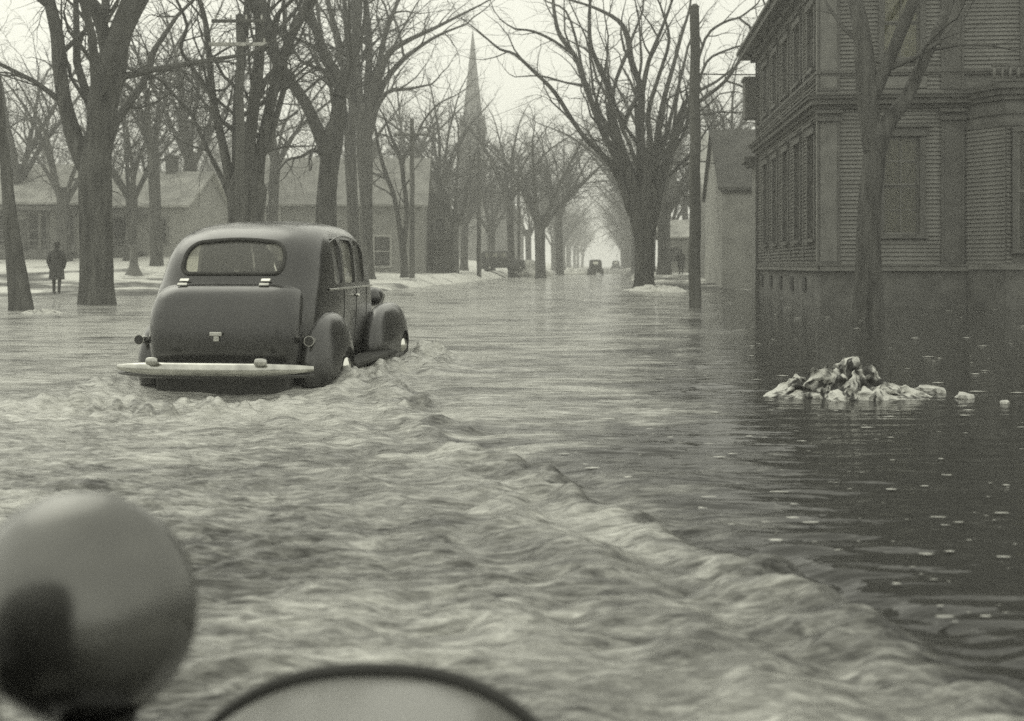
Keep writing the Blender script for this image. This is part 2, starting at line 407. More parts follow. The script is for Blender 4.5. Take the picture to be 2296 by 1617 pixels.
    # stirred, slushy water over the crown of the road and the left bank
    q = X * cT - Y * sT
    foam_and_reflection += sstep(13, 18, Y) * sstep(0, -4, q) * (.25 + .75 * sstep(-12, -9, q)) * (.26 + .10 * NB(X, Y, .06))
    rip = .14 + .42 * (1 - sstep(.3, 2.2, qs)) + .3 * inside
    return h, np.clip(foam_and_reflection, 0, 1), np.clip(rip, 0.05, 1)
vv = np.concatenate([np.arange(2400, 1640, -8.0), np.arange(1640, 690, -1.6), np.arange(690, 614, -1.0)])
ry = H * F / (vv - V0)
ry = np.concatenate([[-58, -30, -10, -4, -1, 0, .5, 1.0, 1.3], ry, [150, 175, 200]])
ca_ = np.concatenate([[-20, -12, -5, -2.5, -1.4, -1.0, -.8, -.68], np.arange(-.6, .6, .00165), [.68, .8, 1.0, 1.4, 2.5, 5, 12, 20]])
yy = np.repeat(ry[:, None], len(ca_), 1)
xx = ca_[None, :] * (np.maximum(yy, .3) + 1.0)
xx = np.where(np.abs(ca_)[None, :] > 1.2, ca_[None, :] * 6, xx)
xx = np.sort(xx, axis=1)
hh, foam_and_reflection, rip = water_fields(xx, yy)
edge = (np.abs(ca_) < .62)[None, :] & (yy > .4)
hh = np.where(edge, hh, 0)
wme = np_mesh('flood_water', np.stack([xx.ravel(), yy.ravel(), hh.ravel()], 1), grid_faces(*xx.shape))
for nme, arr in (('foam', foam_and_reflection), ('ripple', rip)):
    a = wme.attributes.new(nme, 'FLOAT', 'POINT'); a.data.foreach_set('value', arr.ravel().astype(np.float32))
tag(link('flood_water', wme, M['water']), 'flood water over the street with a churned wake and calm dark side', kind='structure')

# ------------------------------------------------------------------ trees
class Tubes:
    """collects tapered polylines and builds them as one mesh, batched by (points, sides)"""
    def __init__(s): s.g = {}
    def add(s, pts, rad, sides):
        s.g.setdefault((len(pts), sides), []).append((pts, rad))
    def count(s): return sum((k[0] - 1) * k[1] * len(v) * 2 for k, v in s.g.items())
    def mesh(s, name, m, lump=0.0):
        Vs, Fs, off = [], [], 0
        for (n, k), items in s.g.items():
            P = np.array([[tuple(p) for p in it[0]] for it in items], dtype=np.float64)   # B,n,3
            R = np.array([it[1] for it in items], dtype=np.float64)
            T = np.gradient(P, axis=1); T /= np.linalg.norm(T, axis=2, keepdims=True) + 1e-9
            ax_i = np.abs(T).max(axis=1).argmin(axis=1)          # the axis each line runs least along
            up = np.repeat(np.eye(3)[ax_i][:, None, :], n, 1)
            A = np.cross(T, up); A /= np.linalg.norm(A, axis=2, keepdims=True) + 1e-9
            Bv = np.cross(T, A)
            ang = np.arange(k) * 2 * pi / k
            rr = R[:, :, None] * np.ones((1, 1, k))
            if lump and k > 5:
                ph = nr.rand(len(items), 1, 1) * 6
                rr = rr * (1 + lump * np.sin(ang[None, None] * 3 + ph + P[:, :, 2:3] * .7) + lump * .6 * np.sin(ang[None, None] * 5 + ph * 2 - P[:, :, 2:3] * 1.1) + .5 * lump * (nr.rand(len(items), n, k) - .5))
            V = P[:, :, None, :] + rr[..., None] * (np.cos(ang)[None, None, :, None] * A[:, :, None, :] + np.sin(ang)[None, None, :, None] * Bv[:, :, None, :])
            B = len(items)
            base = off + np.arange(B)[:, None, None] * n * k + np.arange(n - 1)[None, :, None] * k
            j = np.arange(k)[None, None, :]; j2 = (j + 1) % k
            Fq = np.stack([base + j, base + j2, base + k + j2, base + k + j], -1).reshape(-1, 4)
            Vs.append(V.reshape(-1, 3)); Fs.append(Fq); off += B * n * k
        return np_mesh(name, np.concatenate(Vs), np.concatenate(Fs))

def rand_perp(d, r):
    v = Vector((r.gauss(0, 1), r.gauss(0, 1), r.gauss(0, 1)))
    v = v - d * v.dot(d)
    return v.normalized() if v.length > 1e-6 else Vector((1, 0, 0))

def twig_len(r): return 30 * r ** .74

def grow(tb, p, d, r, L, lev, R, stop, up=.10, dens=1.0):
    """one branch with its side shoots; tb collects polylines"""
    n = 6 if lev < 2 else (5 if lev < 3 else 4)
    pts = [p.copy()]; dirs = []; step = L / (n - 1)
    for i in range(n - 1):
        d = (d + rand_perp(d, R) * (.20 + .05 * lev) + Vector((0, 0, up - .05 * lev * (1 if lev > 2 else 0)))).normalized()
        p = p + d * step; pts.append(p.copy()); dirs.append(d.copy())
    rad = [r * (1 - .78 * i / (n - 1)) for i in range(n)]
    tb.add(pts, rad, 6 if r > .05 else (4 if r > .02 else 3))
    if r * .72 < stop: return
    spawn_along(tb, pts, rad, lev, R, stop, up, dens, start=.15)
    grow(tb, pts[-1], dirs[-1], rad[-1] * 1.3 if rad[-1] * 1.3 > stop else stop, L * .55, lev + 1, R, stop, up, dens) if lev < 5 else None

def spawn_along(tb, pts, rad, lev, R, stop, up, dens, start=0.2, every=None):
    tot = sum((pts[i + 1] - pts[i]).length for i in range(len(pts) - 1))
    acc = 0
    rm = sum(rad) / len(rad)
    gap = (every or max(.22, 2.6 * rm ** .55)) / dens
    nxt = start * tot + R.random() * gap
    for i in range(len(pts) - 1):
        seg = pts[i + 1] - pts[i]; l = seg.length
        if l < 1e-6: continue
        d = seg / l
        while nxt < acc + l:
            t = (nxt - acc) / l
            pr = rad[i] * (1 - t) + rad[i + 1] * t
            cr = min(pr * R.uniform(.28, .6), .11)
            if cr < stop * 1.0: cr = stop
            ang = R.uniform(.45, 1.05)
            nd = (d * cos(ang) + rand_perp(d, R) * sin(ang)).normalized()
            if nd.z < -.2 and cr > .05: nd.z *= -.5; nd.normalize()
            if lev < 7:
                grow(tb, pts[i].lerp(pts[i + 1], t), nd, cr, twig_len(cr) * R.uniform(.6, 1.1), lev + 1, R, stop, up, dens)
            nxt += gap * R.uniform(.5, 1.5)
        acc += l

def smooth_poly(pts, k=3):
    """catmull-rom resample of (Vector, radius)"""
    P = [np.array((*p, r)) for p, r in pts]; out = []
    for i in range(len(P) - 1):
        p0 = P[max(i - 1, 0)]; p1 = P[i]; p2 = P[i + 1]; p3 = P[min(i + 2, len(P) - 1)]
        for j in range(k):
            t = j / k
            out.append(.5 * ((2 * p1) + (-p0 + p2) * t + (2 * p0 - 5 * p1 + 4 * p2 - p3) * t * t + (-p0 + 3 * p1 - 3 * p2 + p3) * t ** 3))
    out.append(P[-1])
    return [Vector(o[:3]) for o in out], [max(float(o[3]), .004) for o in out]

TREE_TRIS = [0]
def traced_tree(name, conv, Y, trunk, limbs, label, seed, stop=.011, dens=1.0, group=None, zb=None, cap=90000, ext=True, cat='tree', lump=.10, backs=0, fuse=False):
    """trunk / limbs: lists of (x, y, width) in the zoom frame of conv, limb tuples carry a depth lean"""
    R = random.Random(seed)
    def W(p, dy=0.0):
        u, v, wd = conv(*p)
        return (pt(u, v, Y + dy), wd * Y / F / 2)
    base = W(trunk[0])[0]
    zb = gz(base.x, base.y) - .1 if zb is None else zb
    root = empty(name, (base.x, Y, max(zb, -.25)), label=label, cat=cat, group=group)
    off = Vector(root.location)
    tp = [W(p) for p in trunk]
    b0, r0 = tp[0]
    tp = [(Vector((b0.x, Y, zb)), r0 * 1.45), (Vector((b0.x, Y, max(zb + .45, b0.z * .6))), r0 * 1.08)] + [t for t in tp if t[0].z > zb + .6]
    ps, rs = smooth_poly(tp, 5)
    tb = Tubes(); tb.add([p - off for p in ps], rs, 16)
    link('trunk', tb.mesh('trunk', M['bark'], lump=.08), M['bark'], root); TREE_TRIS[0] += tb.count()
    tw = Tubes()
    all_l = list(limbs)
    for lb, lean in all_l:
        if fuse and lb[0][1] > 960:     # big limbs run down into the fluted trunk
            lb = [(765 + (lb[0][0] - 765) * .40, 1250, 62), (765 + (lb[0][0] - 765) * .62, 1150, 78)] + lb
        lp = []
        n = len(lb)
        for i, p in enumerate(lb):
            f = i / (n - 1)
            lp.append(W(p, lean * f ** 1.3))
        ps, rs = smooth_poly(lp, 3)
        ps = [p - off for p in ps]
        if ext:    # the limb goes on beyond its traced end
            d = (ps[-1] - ps[-2]).normalized()
            r = rs[-1]
            grow(tw, ps[-1], (d + Vector((0, 0, .25))).normalized(), r * .95, twig_len(r) * .8, 1, R, stop, .08, dens)
        lt = Tubes(); lt.add(ps, rs, 10)
        link('limb', lt.mesh('limb', M['bark'], lump=.05), M['bark'], root); TREE_TRIS[0] += lt.count()
        if tw.count() < cap:
            spawn_along(tw, ps, rs, 1, R, stop, .06, dens, start=.22)
    for k in range(backs):       # limbs on the far and near side of the crown, hidden by the traced ones
        a = R.uniform(0, 2 * pi); top = tp[-1]
        d = Vector((cos(a) * .35, sin(a) * .7, 1)).normalized()
        grow(tw, top[0] - off - Vector((0, 0, R.uniform(0, 1))), d, top[1] * .45, R.uniform(7, 10), 1, R, stop, .1, dens)
    TREE_TRIS[0] += tw.count()
    tag(link('twigs', tw.mesh('twigs', M['twig']), M['twig'], root), kind='stuff')
    return root

z1 = lambda x, y, w=0: (.3883 * x, .3883 * y, .3883 * w)
z2 = lambda x, y, w=0: (717.5 + .416 * x, .416 * y, .416 * w)
z3 = lambda x, y, w=0: (1121 + .4215 * x, .4215 * y, .4215 * w)
z4 = lambda x, y, w=0: (1614 + .444 * x, .444 * y, .444 * w)

traced_tree('elm_tree', z1, 27, [(118, 1790, 120), (62, 1300, 80), (22, 850, 52), (-8, 600, 48), (-40, 250, 40)],
    [([(-30, 400, 40), (-60, 100, 34), (-50, -200, 28)], 1), ([(-8, 600, 30), (-120, 300, 22), (-200, 0, 16)], -1)],
    'slim dark elm leaning out of the left edge, its foot in the flood', 21, stop=.012, dens=.6)
traced_tree('elm_tree', z1, 31, [(555, 1750, 190), (553, 1400, 176), (550, 1080, 184), (555, 900, 175), (580, 780, 150)],
    [([(520, 1000, 120), (440, 830, 105), (375, 600, 84), (345, 400, 78), (330, 200, 72), (285, 0, 66), (265, -150, 60)], .5),
     ([(570, 900, 150), (585, 700, 160), (600, 560, 168), (640, 380, 172), (665, 270, 150)], 0),
     ([(630, 330, 100), (590, 160, 74), (530, 20, 62), (470, -90, 55)], -.6),
     ([(590, 230, 50), (605, 100, 48), (612, 0, 46), (620, -120, 40)], .8),
     ([(670, 330, 110), (730, 160, 84), (810, 20, 66), (870, -80, 60)], .8),
     ([(735, 395, 14), (860, 435, 13), (940, 480, 11), (1060, 620, 9)], 2)],
    'massive elm with two upright trunks beside the walking person', 22, stop=.011, dens=.95, backs=3)
traced_tree('elm_tree', z1, 37, [(1415, 1680, 215), (1415, 1400, 205), (1415, 1200, 205), (1415, 1080, 215), (1415, 970, 110)],
    [([(1345, 1120, 70), (1290, 850, 52), (1235, 600, 46), (1213, 400, 38), (1190, 150, 32), (1150, 0, 28)], 1),
     ([(1375, 1120, 70), (1368, 900, 60), (1370, 600, 54), (1392, 380, 48), (1420, 150, 40), (1430, -50, 36)], 2.0),
     ([(1430, 1120, 90), (1440, 850, 74), (1465, 600, 66), (1490, 400, 62), (1500, 150, 54), (1445, -40, 44)], -1),
     ([(1480, 1120, 80), (1500, 900, 66), (1545, 680, 62), (1610, 420, 60), (1700, 170, 56), (1800, -10, 50)], .5),
     ([(1335, 1160, 46), (1285, 1040, 30), (1200, 870, 24), (1110, 670, 20), (1000, 540, 16), (930, 460, 13), (760, 395, 10)], 3),
     ([(1225, 560, 30), (1110, 390, 24), (1045, 280, 20), (1080, 150, 18), (1020, 0, 15)], -2),
     ([(1610, 400, 64), (1570, 230, 56), (1530, 50, 46), (1500, -80, 40)], 2),
     ([(1560, 220, 34), (1600, 90, 26), (1700, -10, 22)], -1),
     ([(1215, 520, 16), (1290, 520, 13), (1340, 480, 9)], 1),
     ([(1230, 330, 14), (1330, 270, 12), (1480, 200, 10)], 1)],
    'vase shaped elm with a sheaf of upright limbs straight behind the sedan', 23, stop=.011, dens=1.0, backs=2)
traced_tree('elm_tree', z1, 45, [(1888, 1640, 140), (1888, 1250, 118), (1898, 1000, 112), (1925, 780, 112), (1940, 690, 60)],
    [([(1900, 930, 90), (1850, 800, 74), (1765, 600, 66), (1650, 430, 62), (1560, 280, 60), (1500, 60, 50), (1480, -60, 44)], -1),
     ([(1925, 850, 100), (1950, 650, 84), (1960, 480, 72), (1870, 300, 54), (1800, 90, 44), (1770, -40, 40)], 1),
     ([(1955, 560, 60), (2020, 380, 56), (2060, 150, 50), (2075, -50, 44)], 2),
     ([(1870, 900, 26), (1810, 868, 22), (1740, 905, 17), (1660, 925, 13), (1600, 1000, 8)], -2),
     ([(1800, 870, 14), (1785, 930, 12), (1790, 985, 9)], -2),
     ([(1730, 560, 18), (1830, 470, 14), (1900, 430, 9)], 1),
     ([(1720, 640, 16), (1650, 690, 12), (1570, 700, 8)], -1)],
    'forked elm with a dead drooping stub above the sedan roof', 24, stop=.012, dens=1.0, backs=2)
traced_tree('elm_tree', z2, 60, [(250, 1500, 80), (250, 1300, 68), (250, 1050, 68), (240, 800, 84), (235, 650, 86), (235, 560, 40)],
    [([(230, 720, 60), (205, 450, 46), (190, 200, 38), (180, -30, 32)], 1),
     ([(255, 700, 60), (300, 450, 42), (370, 290, 34), (470, 220, 26), (600, 160, 20), (740, 90, 14), (860, 30, 10)], -2),
     ([(265, 720, 50), (330, 480, 36), (420, 350, 28), (520, 265, 22), (640, 190, 16), (790, 130, 10)], 2),
     ([(240, 700, 50), (262, 420, 40), (262, 180, 36), (240, -40, 30)], 3),
     ([(225, 720, 50), (150, 480, 38), (110, 300, 32), (60, 80, 26), (30, -50, 24)], -1),
     ([(260, 600, 40), (320, 330, 30), (360, 160, 26), (430, -20, 20)], 2),
     ([(280, 640, 30), (360, 500, 22), (480, 480, 15), (600, 455, 9)], -3)],
    'tall elm right of the sedan whose long limbs arch toward the steeple', 25, stop=.012, dens=.95, backs=3, cap=110000)
traced_tree('elm_tree', z2, 64, [(180, 1440, 70), (180, 1200, 62), (165, 900, 60), (160, 700, 62)],
    [([(160, 760, 50), (120, 560, 34), (60, 380, 28), (10, 200, 22), (-20, 0, 18)], 1), ([(165, 740, 50), (175, 500, 36), (150, 250, 30), (130, 0, 24)], -1)],
    'paler elm trunk close on the left of the tall arching elm', 26, stop=.016, dens=.8, backs=3, cap=40000)
traced_tree('maple_tree', z2, 62, [(456, 1500, 40), (445, 1330, 36), (430, 1230, 34)],
    [([(440, 1300, 28), (405, 1080, 26), (355, 940, 24), (322, 830, 20), (300, 700, 16)], 1), ([(355, 960, 16), (300, 940, 13), (270, 925, 9)], 1),
     ([(450, 1350, 26), (468, 1150, 26), (450, 980, 24), (435, 860, 22), (385, 740, 16), (350, 640, 10)], -1),
     ([(440, 860, 18), (490, 790, 15), (560, 650, 13), (640, 560, 10), (720, 520, 7)], 2)],
    'small double stemmed tree leaning away from the crossarm pole', 27, stop=.014, dens=.8, cap=40000)
traced_tree('maple_tree', z2, 78, [(725, 1450, 42), (724, 1300, 36), (730, 1200, 34)],
    [([(728, 1230, 26), (690, 1090, 22), (650, 960, 18), (610, 760, 14)], 1), ([(732, 1220, 26), (775, 1130, 18), (800, 980, 14), (840, 820, 10)], -1), ([(730, 1200, 22), (735, 1000, 20), (750, 800, 14)], 1)],
    'young forked tree left of the pole that stands before the church', 28, stop=.016, dens=.8, cap=30000)
traced_tree('elm_tree', z3, 52, [(765, 1515, 105), (763, 1380, 98), (762, 1230, 108), (765, 1120, 140), (766, 1030, 150), (766, 950, 60)],
    [([(700, 1110, 70), (640, 960, 46), (560, 840, 32), (470, 755, 26), (385, 640, 24), (290, 490, 22), (180, 380, 19), (80, 290, 16), (0, 262, 13), (-70, 205, 10)], -1.5),
     ([(715, 1080, 80), (640, 880, 48), (545, 700, 32), (490, 560, 28), (440, 420, 26), (400, 300, 26), (320, 190, 24), (292, 80, 20), (282, -20, 16)], 1),
     ([(730, 1060, 80), (670, 860, 46), (600, 620, 36), (580, 480, 30), (520, 340, 26), (482, 240, 22), (475, 100, 18), (482, -20, 14)], -2),
     ([(400, 300, 16), (290, 220, 15), (180, 168, 13), (85, 155, 9)], -2),
     ([(760, 1060, 80), (748, 850, 50), (748, 620, 42), (752, 480, 38), (700, 330, 34), (680, 200, 32), (630, 110, 24), (500, 40, 16), (370, 0, 11)], 1.5),
     ([(755, 500, 30), (790, 330, 24), (850, 180, 18), (900, 50, 14), (930, -40, 11)], -1.5),
     ([(790, 1060, 80), (825, 850, 46), (850, 650, 34), (880, 500, 28), (925, 340, 22), (965, 190, 18), (1005, 60, 14), (1020, -40, 10)], 2),
     ([(815, 1090, 80), (880, 880, 44), (940, 720, 34), (990, 600, 26), (1075, 530, 22), (1200, 430, 19), (1285, 300, 16), (1340, 190, 14), (1410, 60, 12), (1395, -10, 9)], -1),
     ([(830, 1060, 60), (900, 800, 36), (980, 560, 26), (1050, 490, 20), (1150, 435, 15), (1230, 370, 10)], 2),
     ([(1040, 500, 18), (1100, 330, 14), (1200, 270, 12), (1330, 232, 9), (1400, 225, 6)], 1),
     ([(1010, 500, 18), (1090, 210, 15), (1190, 120, 13), (1280, 90, 11), (1370, 20, 8)], -1),
     ([(590, 560, 22), (620, 420, 20), (680, 270, 20), (700, 210, 16), (760, 60, 12)], 1),
     ([(1200, 430, 12), (1290, 460, 10), (1350, 488, 6)], 0),
     ([(700, 980, 50), (600, 720, 34), (500, 560, 24), (440, 380, 18), (410, 230, 15), (350, 60, 12), (250, 10, 8)], 3),
     ([(780, 980, 50), (800, 760, 34), (790, 600, 26), (840, 420, 20), (900, 220, 16), (870, 80, 12)], -3),
     ([(650, 690, 30), (690, 590, 26), (740, 500, 20)], 0),
     ([(780, 1000, 50), (870, 760, 34), (910, 620, 22), (960, 420, 18), (1000, 250, 14)], 3.5),
     ([(470, 460, 14), (350, 440, 11), (220, 405, 9), (80, 410, 5)], -1),
     ([(1270, 95, 12), (1350, 160, 10), (1415, 230, 8)], 0)],
    'broad vase shaped elm standing in the middle of the far bank', 29, stop=.011, dens=.72, backs=3, fuse=True, cap=170000)
traced_tree('maple_tree', z4, 24.5, [(752, 1570, 140), (752, 1300, 125), (758, 1050, 112), (782, 800, 106), (795, 690, 118), (800, 610, 60)],
    [([(770, 760, 90), (748, 500, 104), (735, 330, 100), (715, 150, 82), (685, 0, 74), (670, -120, 66)], .4),
     ([(760, 520, 70), (830, 360, 66), (890, 220, 62), (960, 50, 60), (1010, -80, 54)], -.5),
     ([(800, 740, 90), (850, 620, 84), (940, 500, 70), (1010, 350, 60), (1085, 190, 56), (1150, 40, 52), (1190, -80, 46)], .6),
     ([(990, 400, 20), (1030, 250, 16), (1120, 150, 12), (1200, 90, 8)], -1)],
    'dark three limbed tree standing in water before the clapboard building', 30, stop=.009, dens=.45)

# library trees, seen small in the haze
def lib_tree(seed, hgt, fork, spread, stop, r0=.42, nl=7):
    R = random.Random(seed)
    tb = Tubes(); tw = Tubes()
    lean = Vector((R.uniform(-.04, .04), R.uniform(-.04, .04), 1))
    pts = [(Vector((0, 0, -.3)), r0 * 1.5), (Vector((0, 0, .5)), r0 * 1.08), (lean * fork * .5, r0 * .95), (lean * fork, r0 * 1.0), (lean * (fork + 1.2), r0 * .7)]
    ps, rs = smooth_poly(pts, 3); tb.add(ps, rs, 10)
    tbm = tb.mesh('trunk', None, lump=.05)
    a0 = R.random() * 6
    for k in range(nl):
        a = a0 + k * 2 * pi / nl + R.uniform(-.3, .3)
        tilt = spread * R.uniform(.4, 1.1)
        p = lean * (fork - R.uniform(0, .6)); r = r0 * R.uniform(.38, .55)
        lp = [(p, r)]; L = (hgt - fork) / 5
        d = Vector((cos(a) * tilt * .6, sin(a) * tilt * .6, 1)).normalized()
        for i in range(5):
            d = (d + Vector((cos(a), sin(a), 0)) * (.05 + .06 * i) * spread + rand_perp(d, R) * .13).normalized()
            p = p + d * L * R.uniform(.85, 1.1); lp.append((p, r * (1 - .17 * (i + 1))))
        ps, rs = smooth_poly(lp, 2); tw.add(ps, rs, 6)
        spawn_along(tw, ps, rs, 1, R, stop, .05, 1.15, start=.15)
        grow(tw, ps[-1], d, rs[-1], twig_len(rs[-1]) * .7, 2, R, stop, .0, .8)
    return tbm, tw.mesh('crown', None), tw.count()
LIB = []
for i, (h_, fk, sp, r0, nl) in enumerate([(17, 4.5, .9, .42, 7), (19, 6, .7, .46, 7), (15, 3.6, 1.1, .38, 6), (18, 7, .8, .36, 6), (12, 3.0, .8, .24, 5)]):
    a_, b_, c_ = lib_tree(100 + i, h_, fk, sp, .014, r0, nl); LIB.append((a_, b_, h_)); TREE_TRIS[0] += c_
for a_, b_, _ in LIB: a_.materials.append(M['bark']); b_.materials.append(M['twig'])

def far_tree(u, Y, k, s, label, group, name='bare_tree', lat=None):
    x = (u - U0) * Y / F if lat is None else lat
    z = gz(x, Y)
    o = empty(name, (x, Y, z), rng.uniform(0, 6.28), label, 'tree', group)
    o.scale = (s * rng.uniform(.9, 1.1), s * rng.uniform(.9, 1.1), s)
    t = bpy.data.objects.new('trunk', LIB[k][0]); c = bpy.data.objects.new('crown', LIB[k][1])
    for q_ in (t, c): COL.objects.link(q_); q_.parent = o
    return o
G1 = 'bare trees behind the houses on the left'; G2 = 'bare trees lining the left side of the street'
G3 = 'bare trees lining the right side of the street'; G4 = 'bare trees between the houses and the kerb'
# on the left lawns, one by one
for u, Y, k, s, lb in [
    (352, 58, 3, .8, 'thin straight tree on the snow just left of the sedan roof'),
    (292, 63, 0, .75, 'forked tree rising above the small pedestal on the snow'),
    (145, 62, 2, .85, 'spreading tree on the lawn behind the walking person'),
    (40, 66, 0, .95, 'bare tree before the leftmost house, beyond the leaning elm'),
    (425, 72, 1, .9, 'bare tree behind the upper left corner of the sedan'),
    (608, 68, 3, .8, 'slender tree in front of the long roofed house, near its left end'),
    (672, 82, 4, 1.0, 'small tree between the two elms above the sedan roof'),
    (940, 92, 4, 1.1, 'small tree at the dark porch of the house right of the sedan'),
    (985, 84, 3, .9, 'tall thin tree right behind the crossarm pole'),
    (1040, 105, 0, .9, 'bare tree just left of the church tower'),
    (1100, 112, 2, 1.0, 'bare tree behind the parked dark car, left one'),
    (1147, 98, 3, .95, 'bare tree behind the parked dark car, right one'),
    (1213, 92, 0, .95, 'stout elm beside the snow heap past the parked car'),
    (1255, 120, 1, .95, 'second elm past the parked car on the left kerb')]:
    far_tree(u, Y, k, s, lb, G4)
for i in range(14):     # row down the left kerb
    s_ = 140 + i * 17; q_ = -9.5 + rng.uniform(-1.5, .8)
    X_ = q_ * cT + s_ * sT; Y_ = -q_ * sT + s_ * cT
    far_tree(0, Y_, i % 4, rng.uniform(.85, 1.1), 'bare tree far down the left kerb, fading into the haze', G2, lat=X_)
for i in range(16):     # row down the right kerb
    s_ = 76 + i * 17; q_ = 2.6 + rng.uniform(-.5, 1.5)
    X_ = q_ * cT + s_ * sT; Y_ = -q_ * sT + s_ * cT
    lb = 'bare tree far down the right kerb, fading into the haze' if i > 1 else ['tree on the right kerb next beyond the broad elm, half hidden by it', 'second tree on the right kerb beyond the broad elm'][i]
    far_tree(0, Y_, (i + 2) % 4, rng.uniform(.85, 1.1), lb, G3, lat=X_)
for i in range(22):
    Y_ = rng.uniform(95, 150); u_ = -120 + i * 56 + rng.uniform(-25, 25)
    far_tree(u_, Y_, i % 5, rng.uniform(.8, 1.1) * (1.25 if i % 5 == 4 else 1), 'grey bare tree in the haze behind the houses on the left', G1)
for i, (u, Y, k, s) in enumerate([(1500, 95, 2, .9), (1580, 110, 0, .9), (1640, 85, 1, .95), (1700, 100, 2, .95), (1760, 120, 0, 1), (1540, 130, 3, 1)]):
    far_tree(u, Y, k, s, 'grey bare tree behind the plain house on the right', 'bare trees behind the plain house on the right')

# ------------------------------------------------------------------ poles, wires
def wire(name, a, b, sag, r=.018, label='', cat='wire', group=None):
    pts = [Vector(a).lerp(Vector(b), t) - Vector((0, 0, sag * 4 * t * (1 - t))) for t in np.linspace(0, 1, 15)]
    tb = Tubes(); tb.add(pts, [r] * 15, 5)
    return tag(link(name, tb.mesh(name, None), M['wire']), label, cat, group)
def utility_pole(u, Y, vtop, w0, w1, arms, label, lean=0.0, zb=None):
    b = pt(u, None, Y, z=0); zb = gz(b.x, Y) - .1
    top = pt(u, vtop, Y).z
    root = empty('utility_pole', (b.x, Y, zb), label=label, cat='utility pole', group='wooden utility poles')
    hgt = top - zb
    tb = Tubes(); n = 14
    tb.add([Vector((lean * (i / n) + .015 * sin(i * 1.7), 0, hgt * i / n)) for i in range(n + 1)], [(w0 + (w1 - w0) * i / n) * Y / F / 2 for i in range(n + 1)], 14)
    link('shaft', tb.mesh('shaft', None, lump=.02), M['pole'], root)
    bm = bmesh.new(); cyl(bm, (lean, 0, hgt - .02), (lean, 0, hgt + .05), w1 * Y / F / 2, w1 * Y / F / 4, 14); link('cap', bm_mesh('cap', bm), M['pole'], root)
    for (va, hw, th, m) in arms:
        za = pt(u, va, Y).z - zb
        c = bx('crossarm', (lean * za / hgt, -w1 * Y / F / 2 - .06, za), (2 * hw, .1, th), m, root, bevel=.01)
        for k in range(4):
            xk = -hw + .12 + k * (2 * hw - .24) / 3
            bm = bmesh.new(); cyl(bm, (lean * za / hgt + xk, -w1 * Y / F / 2 - .06, za + th / 2 + .0), (lean * za / hgt + xk, -w1 * Y / F / 2 - .06, za + th / 2 + .14), .035, .03, 8)
            link('insulator', bm_mesh('insulator', bm), M['ice'], c)
    return root
utility_pole(1558, 28.2, 14, 28, 21, [], 'tall bare utility pole standing in the flood right of the broad elm')
utility_pole(538, 35.5, 34, 22, 17, [(102, .93, .11, M['crossarm']), (50, .85, .1, M['pole'])], 'utility pole with pale crossarm rising among the limbs behind the sedan')
utility_pole(924, 60, 268, 12.5, 9.5, [(303, .95, .12, M['pole'])], 'crossarm pole on the snowy kerb right of the sedan')
utility_pole(1074, 82, 330, 10.5, 8, [(360, .9, .12, M['pole'])], 'pole standing in front of the church tower')
utility_pole(1163, 100, 385, 7.5, 6, [(426, 1.0, .12, M['pole'])], 'pole behind the parked dark car')
wire('service_wire', pt(1560, 166, 28.2), pt(1838, 166, 28.9), .02, label='wire running level from the tall pole to the clapboard building', group='overhead wires')
wire('service_wire', pt(1842, 160, 28.8), pt(2150, 42, 24.2), .12, r=.006, label='thin wire slanting up from the building corner past the dark tree', group='overhead wires')
wire('street_wire', pt(1560, 22, 28.2), Vector((pt(924, 303, 60).x, 60, pt(924, 303, 60).z + .2)), .8, r=.008, label='long wire crossing the street from the tall pole to the crossarm pole', group='overhead wires')

# ------------------------------------------------------------------ clapboard building, right
BX = pt(1838, None, 29, z=0)
bld = empty('clapboard_building', (BX.x, 29, 0), -TH, 'large dark clapboard building with tall windows rising from the water', 'building')
WF, WD, HT = 15.0, 12.2, 8.75      # front width, depth, wall height
def bpart(name, boxes, m, parent=bld, bevel=0):
    bm = bmesh.new()
    for c0, c1 in boxes:
        c = [(a + b) / 2 for a, b in zip(c0, c1)]; s = [abs(b - a) for a, b in zip(c0, c1)]
        box(bm, c, s)
    return link(name, bm_mesh(name, bm, bevel=bevel), m, parent)
# local: x to the right along the front, y going back, z up; front wall plane y=0, side wall plane x=0
front_w = [  # x0,x1,z0,z1 glass openings in the front wall
    (1.62, 2.52, 1.90, 4.42), (1.62, 2.52, 6.45, 8.3), (9.2, 10.1, 1.9, 4.42), (9.2, 10.1, 6.45, 8.3), (11.8, 12.7, 1.9, 4.42), (11.8, 12.7, 6.45, 8.3),
    (5.15, 6.05, 6.1, 8.3), (6.9, 7.5, 6.1, 8.3)]
side_w = []
for k in range(5):
    y_ = .45 + 2.2 * k + .1
    side_w += [(y_, y_ + .95, 1.82, 4.58), (y_, y_ + .95, 6.35, 8.0)]
# wall sheathing with real openings
def wall_with_holes(plane, L, z0, z1, holes, thick=.2):
    xsx = sorted({0.0, L, *[h[0] for h in holes], *[h[1] for h in holes]}); zsx = sorted({z0, z1, *[h[2] for h in holes], *[h[3] for h in holes]})
    boxes = []
    for i in range(len(xsx) - 1):
        run = None
        for j in range(len(zsx) - 1):
            cx_, cz_ = (xsx[i] + xsx[i + 1]) / 2, (zsx[j] + zsx[j + 1]) / 2
            hole = any(h[0] < cx_ < h[1] and h[2] < cz_ < h[3] for h in holes)
            if hole:
                if run is not None: boxes.append((xsx[i], xsx[i + 1], run, zsx[j])); run = None
            elif run is None: run = zsx[j]
        if run is not None: boxes.append((xsx[i], xsx[i + 1], run, z1))
    if plane == 'front': return [((a, 0, c), (b, thick, d)) for a, b, c, d in boxes]
    return [((0, max(a, thick + .001), c), (thick, b, d)) for a, b, c, d in boxes]
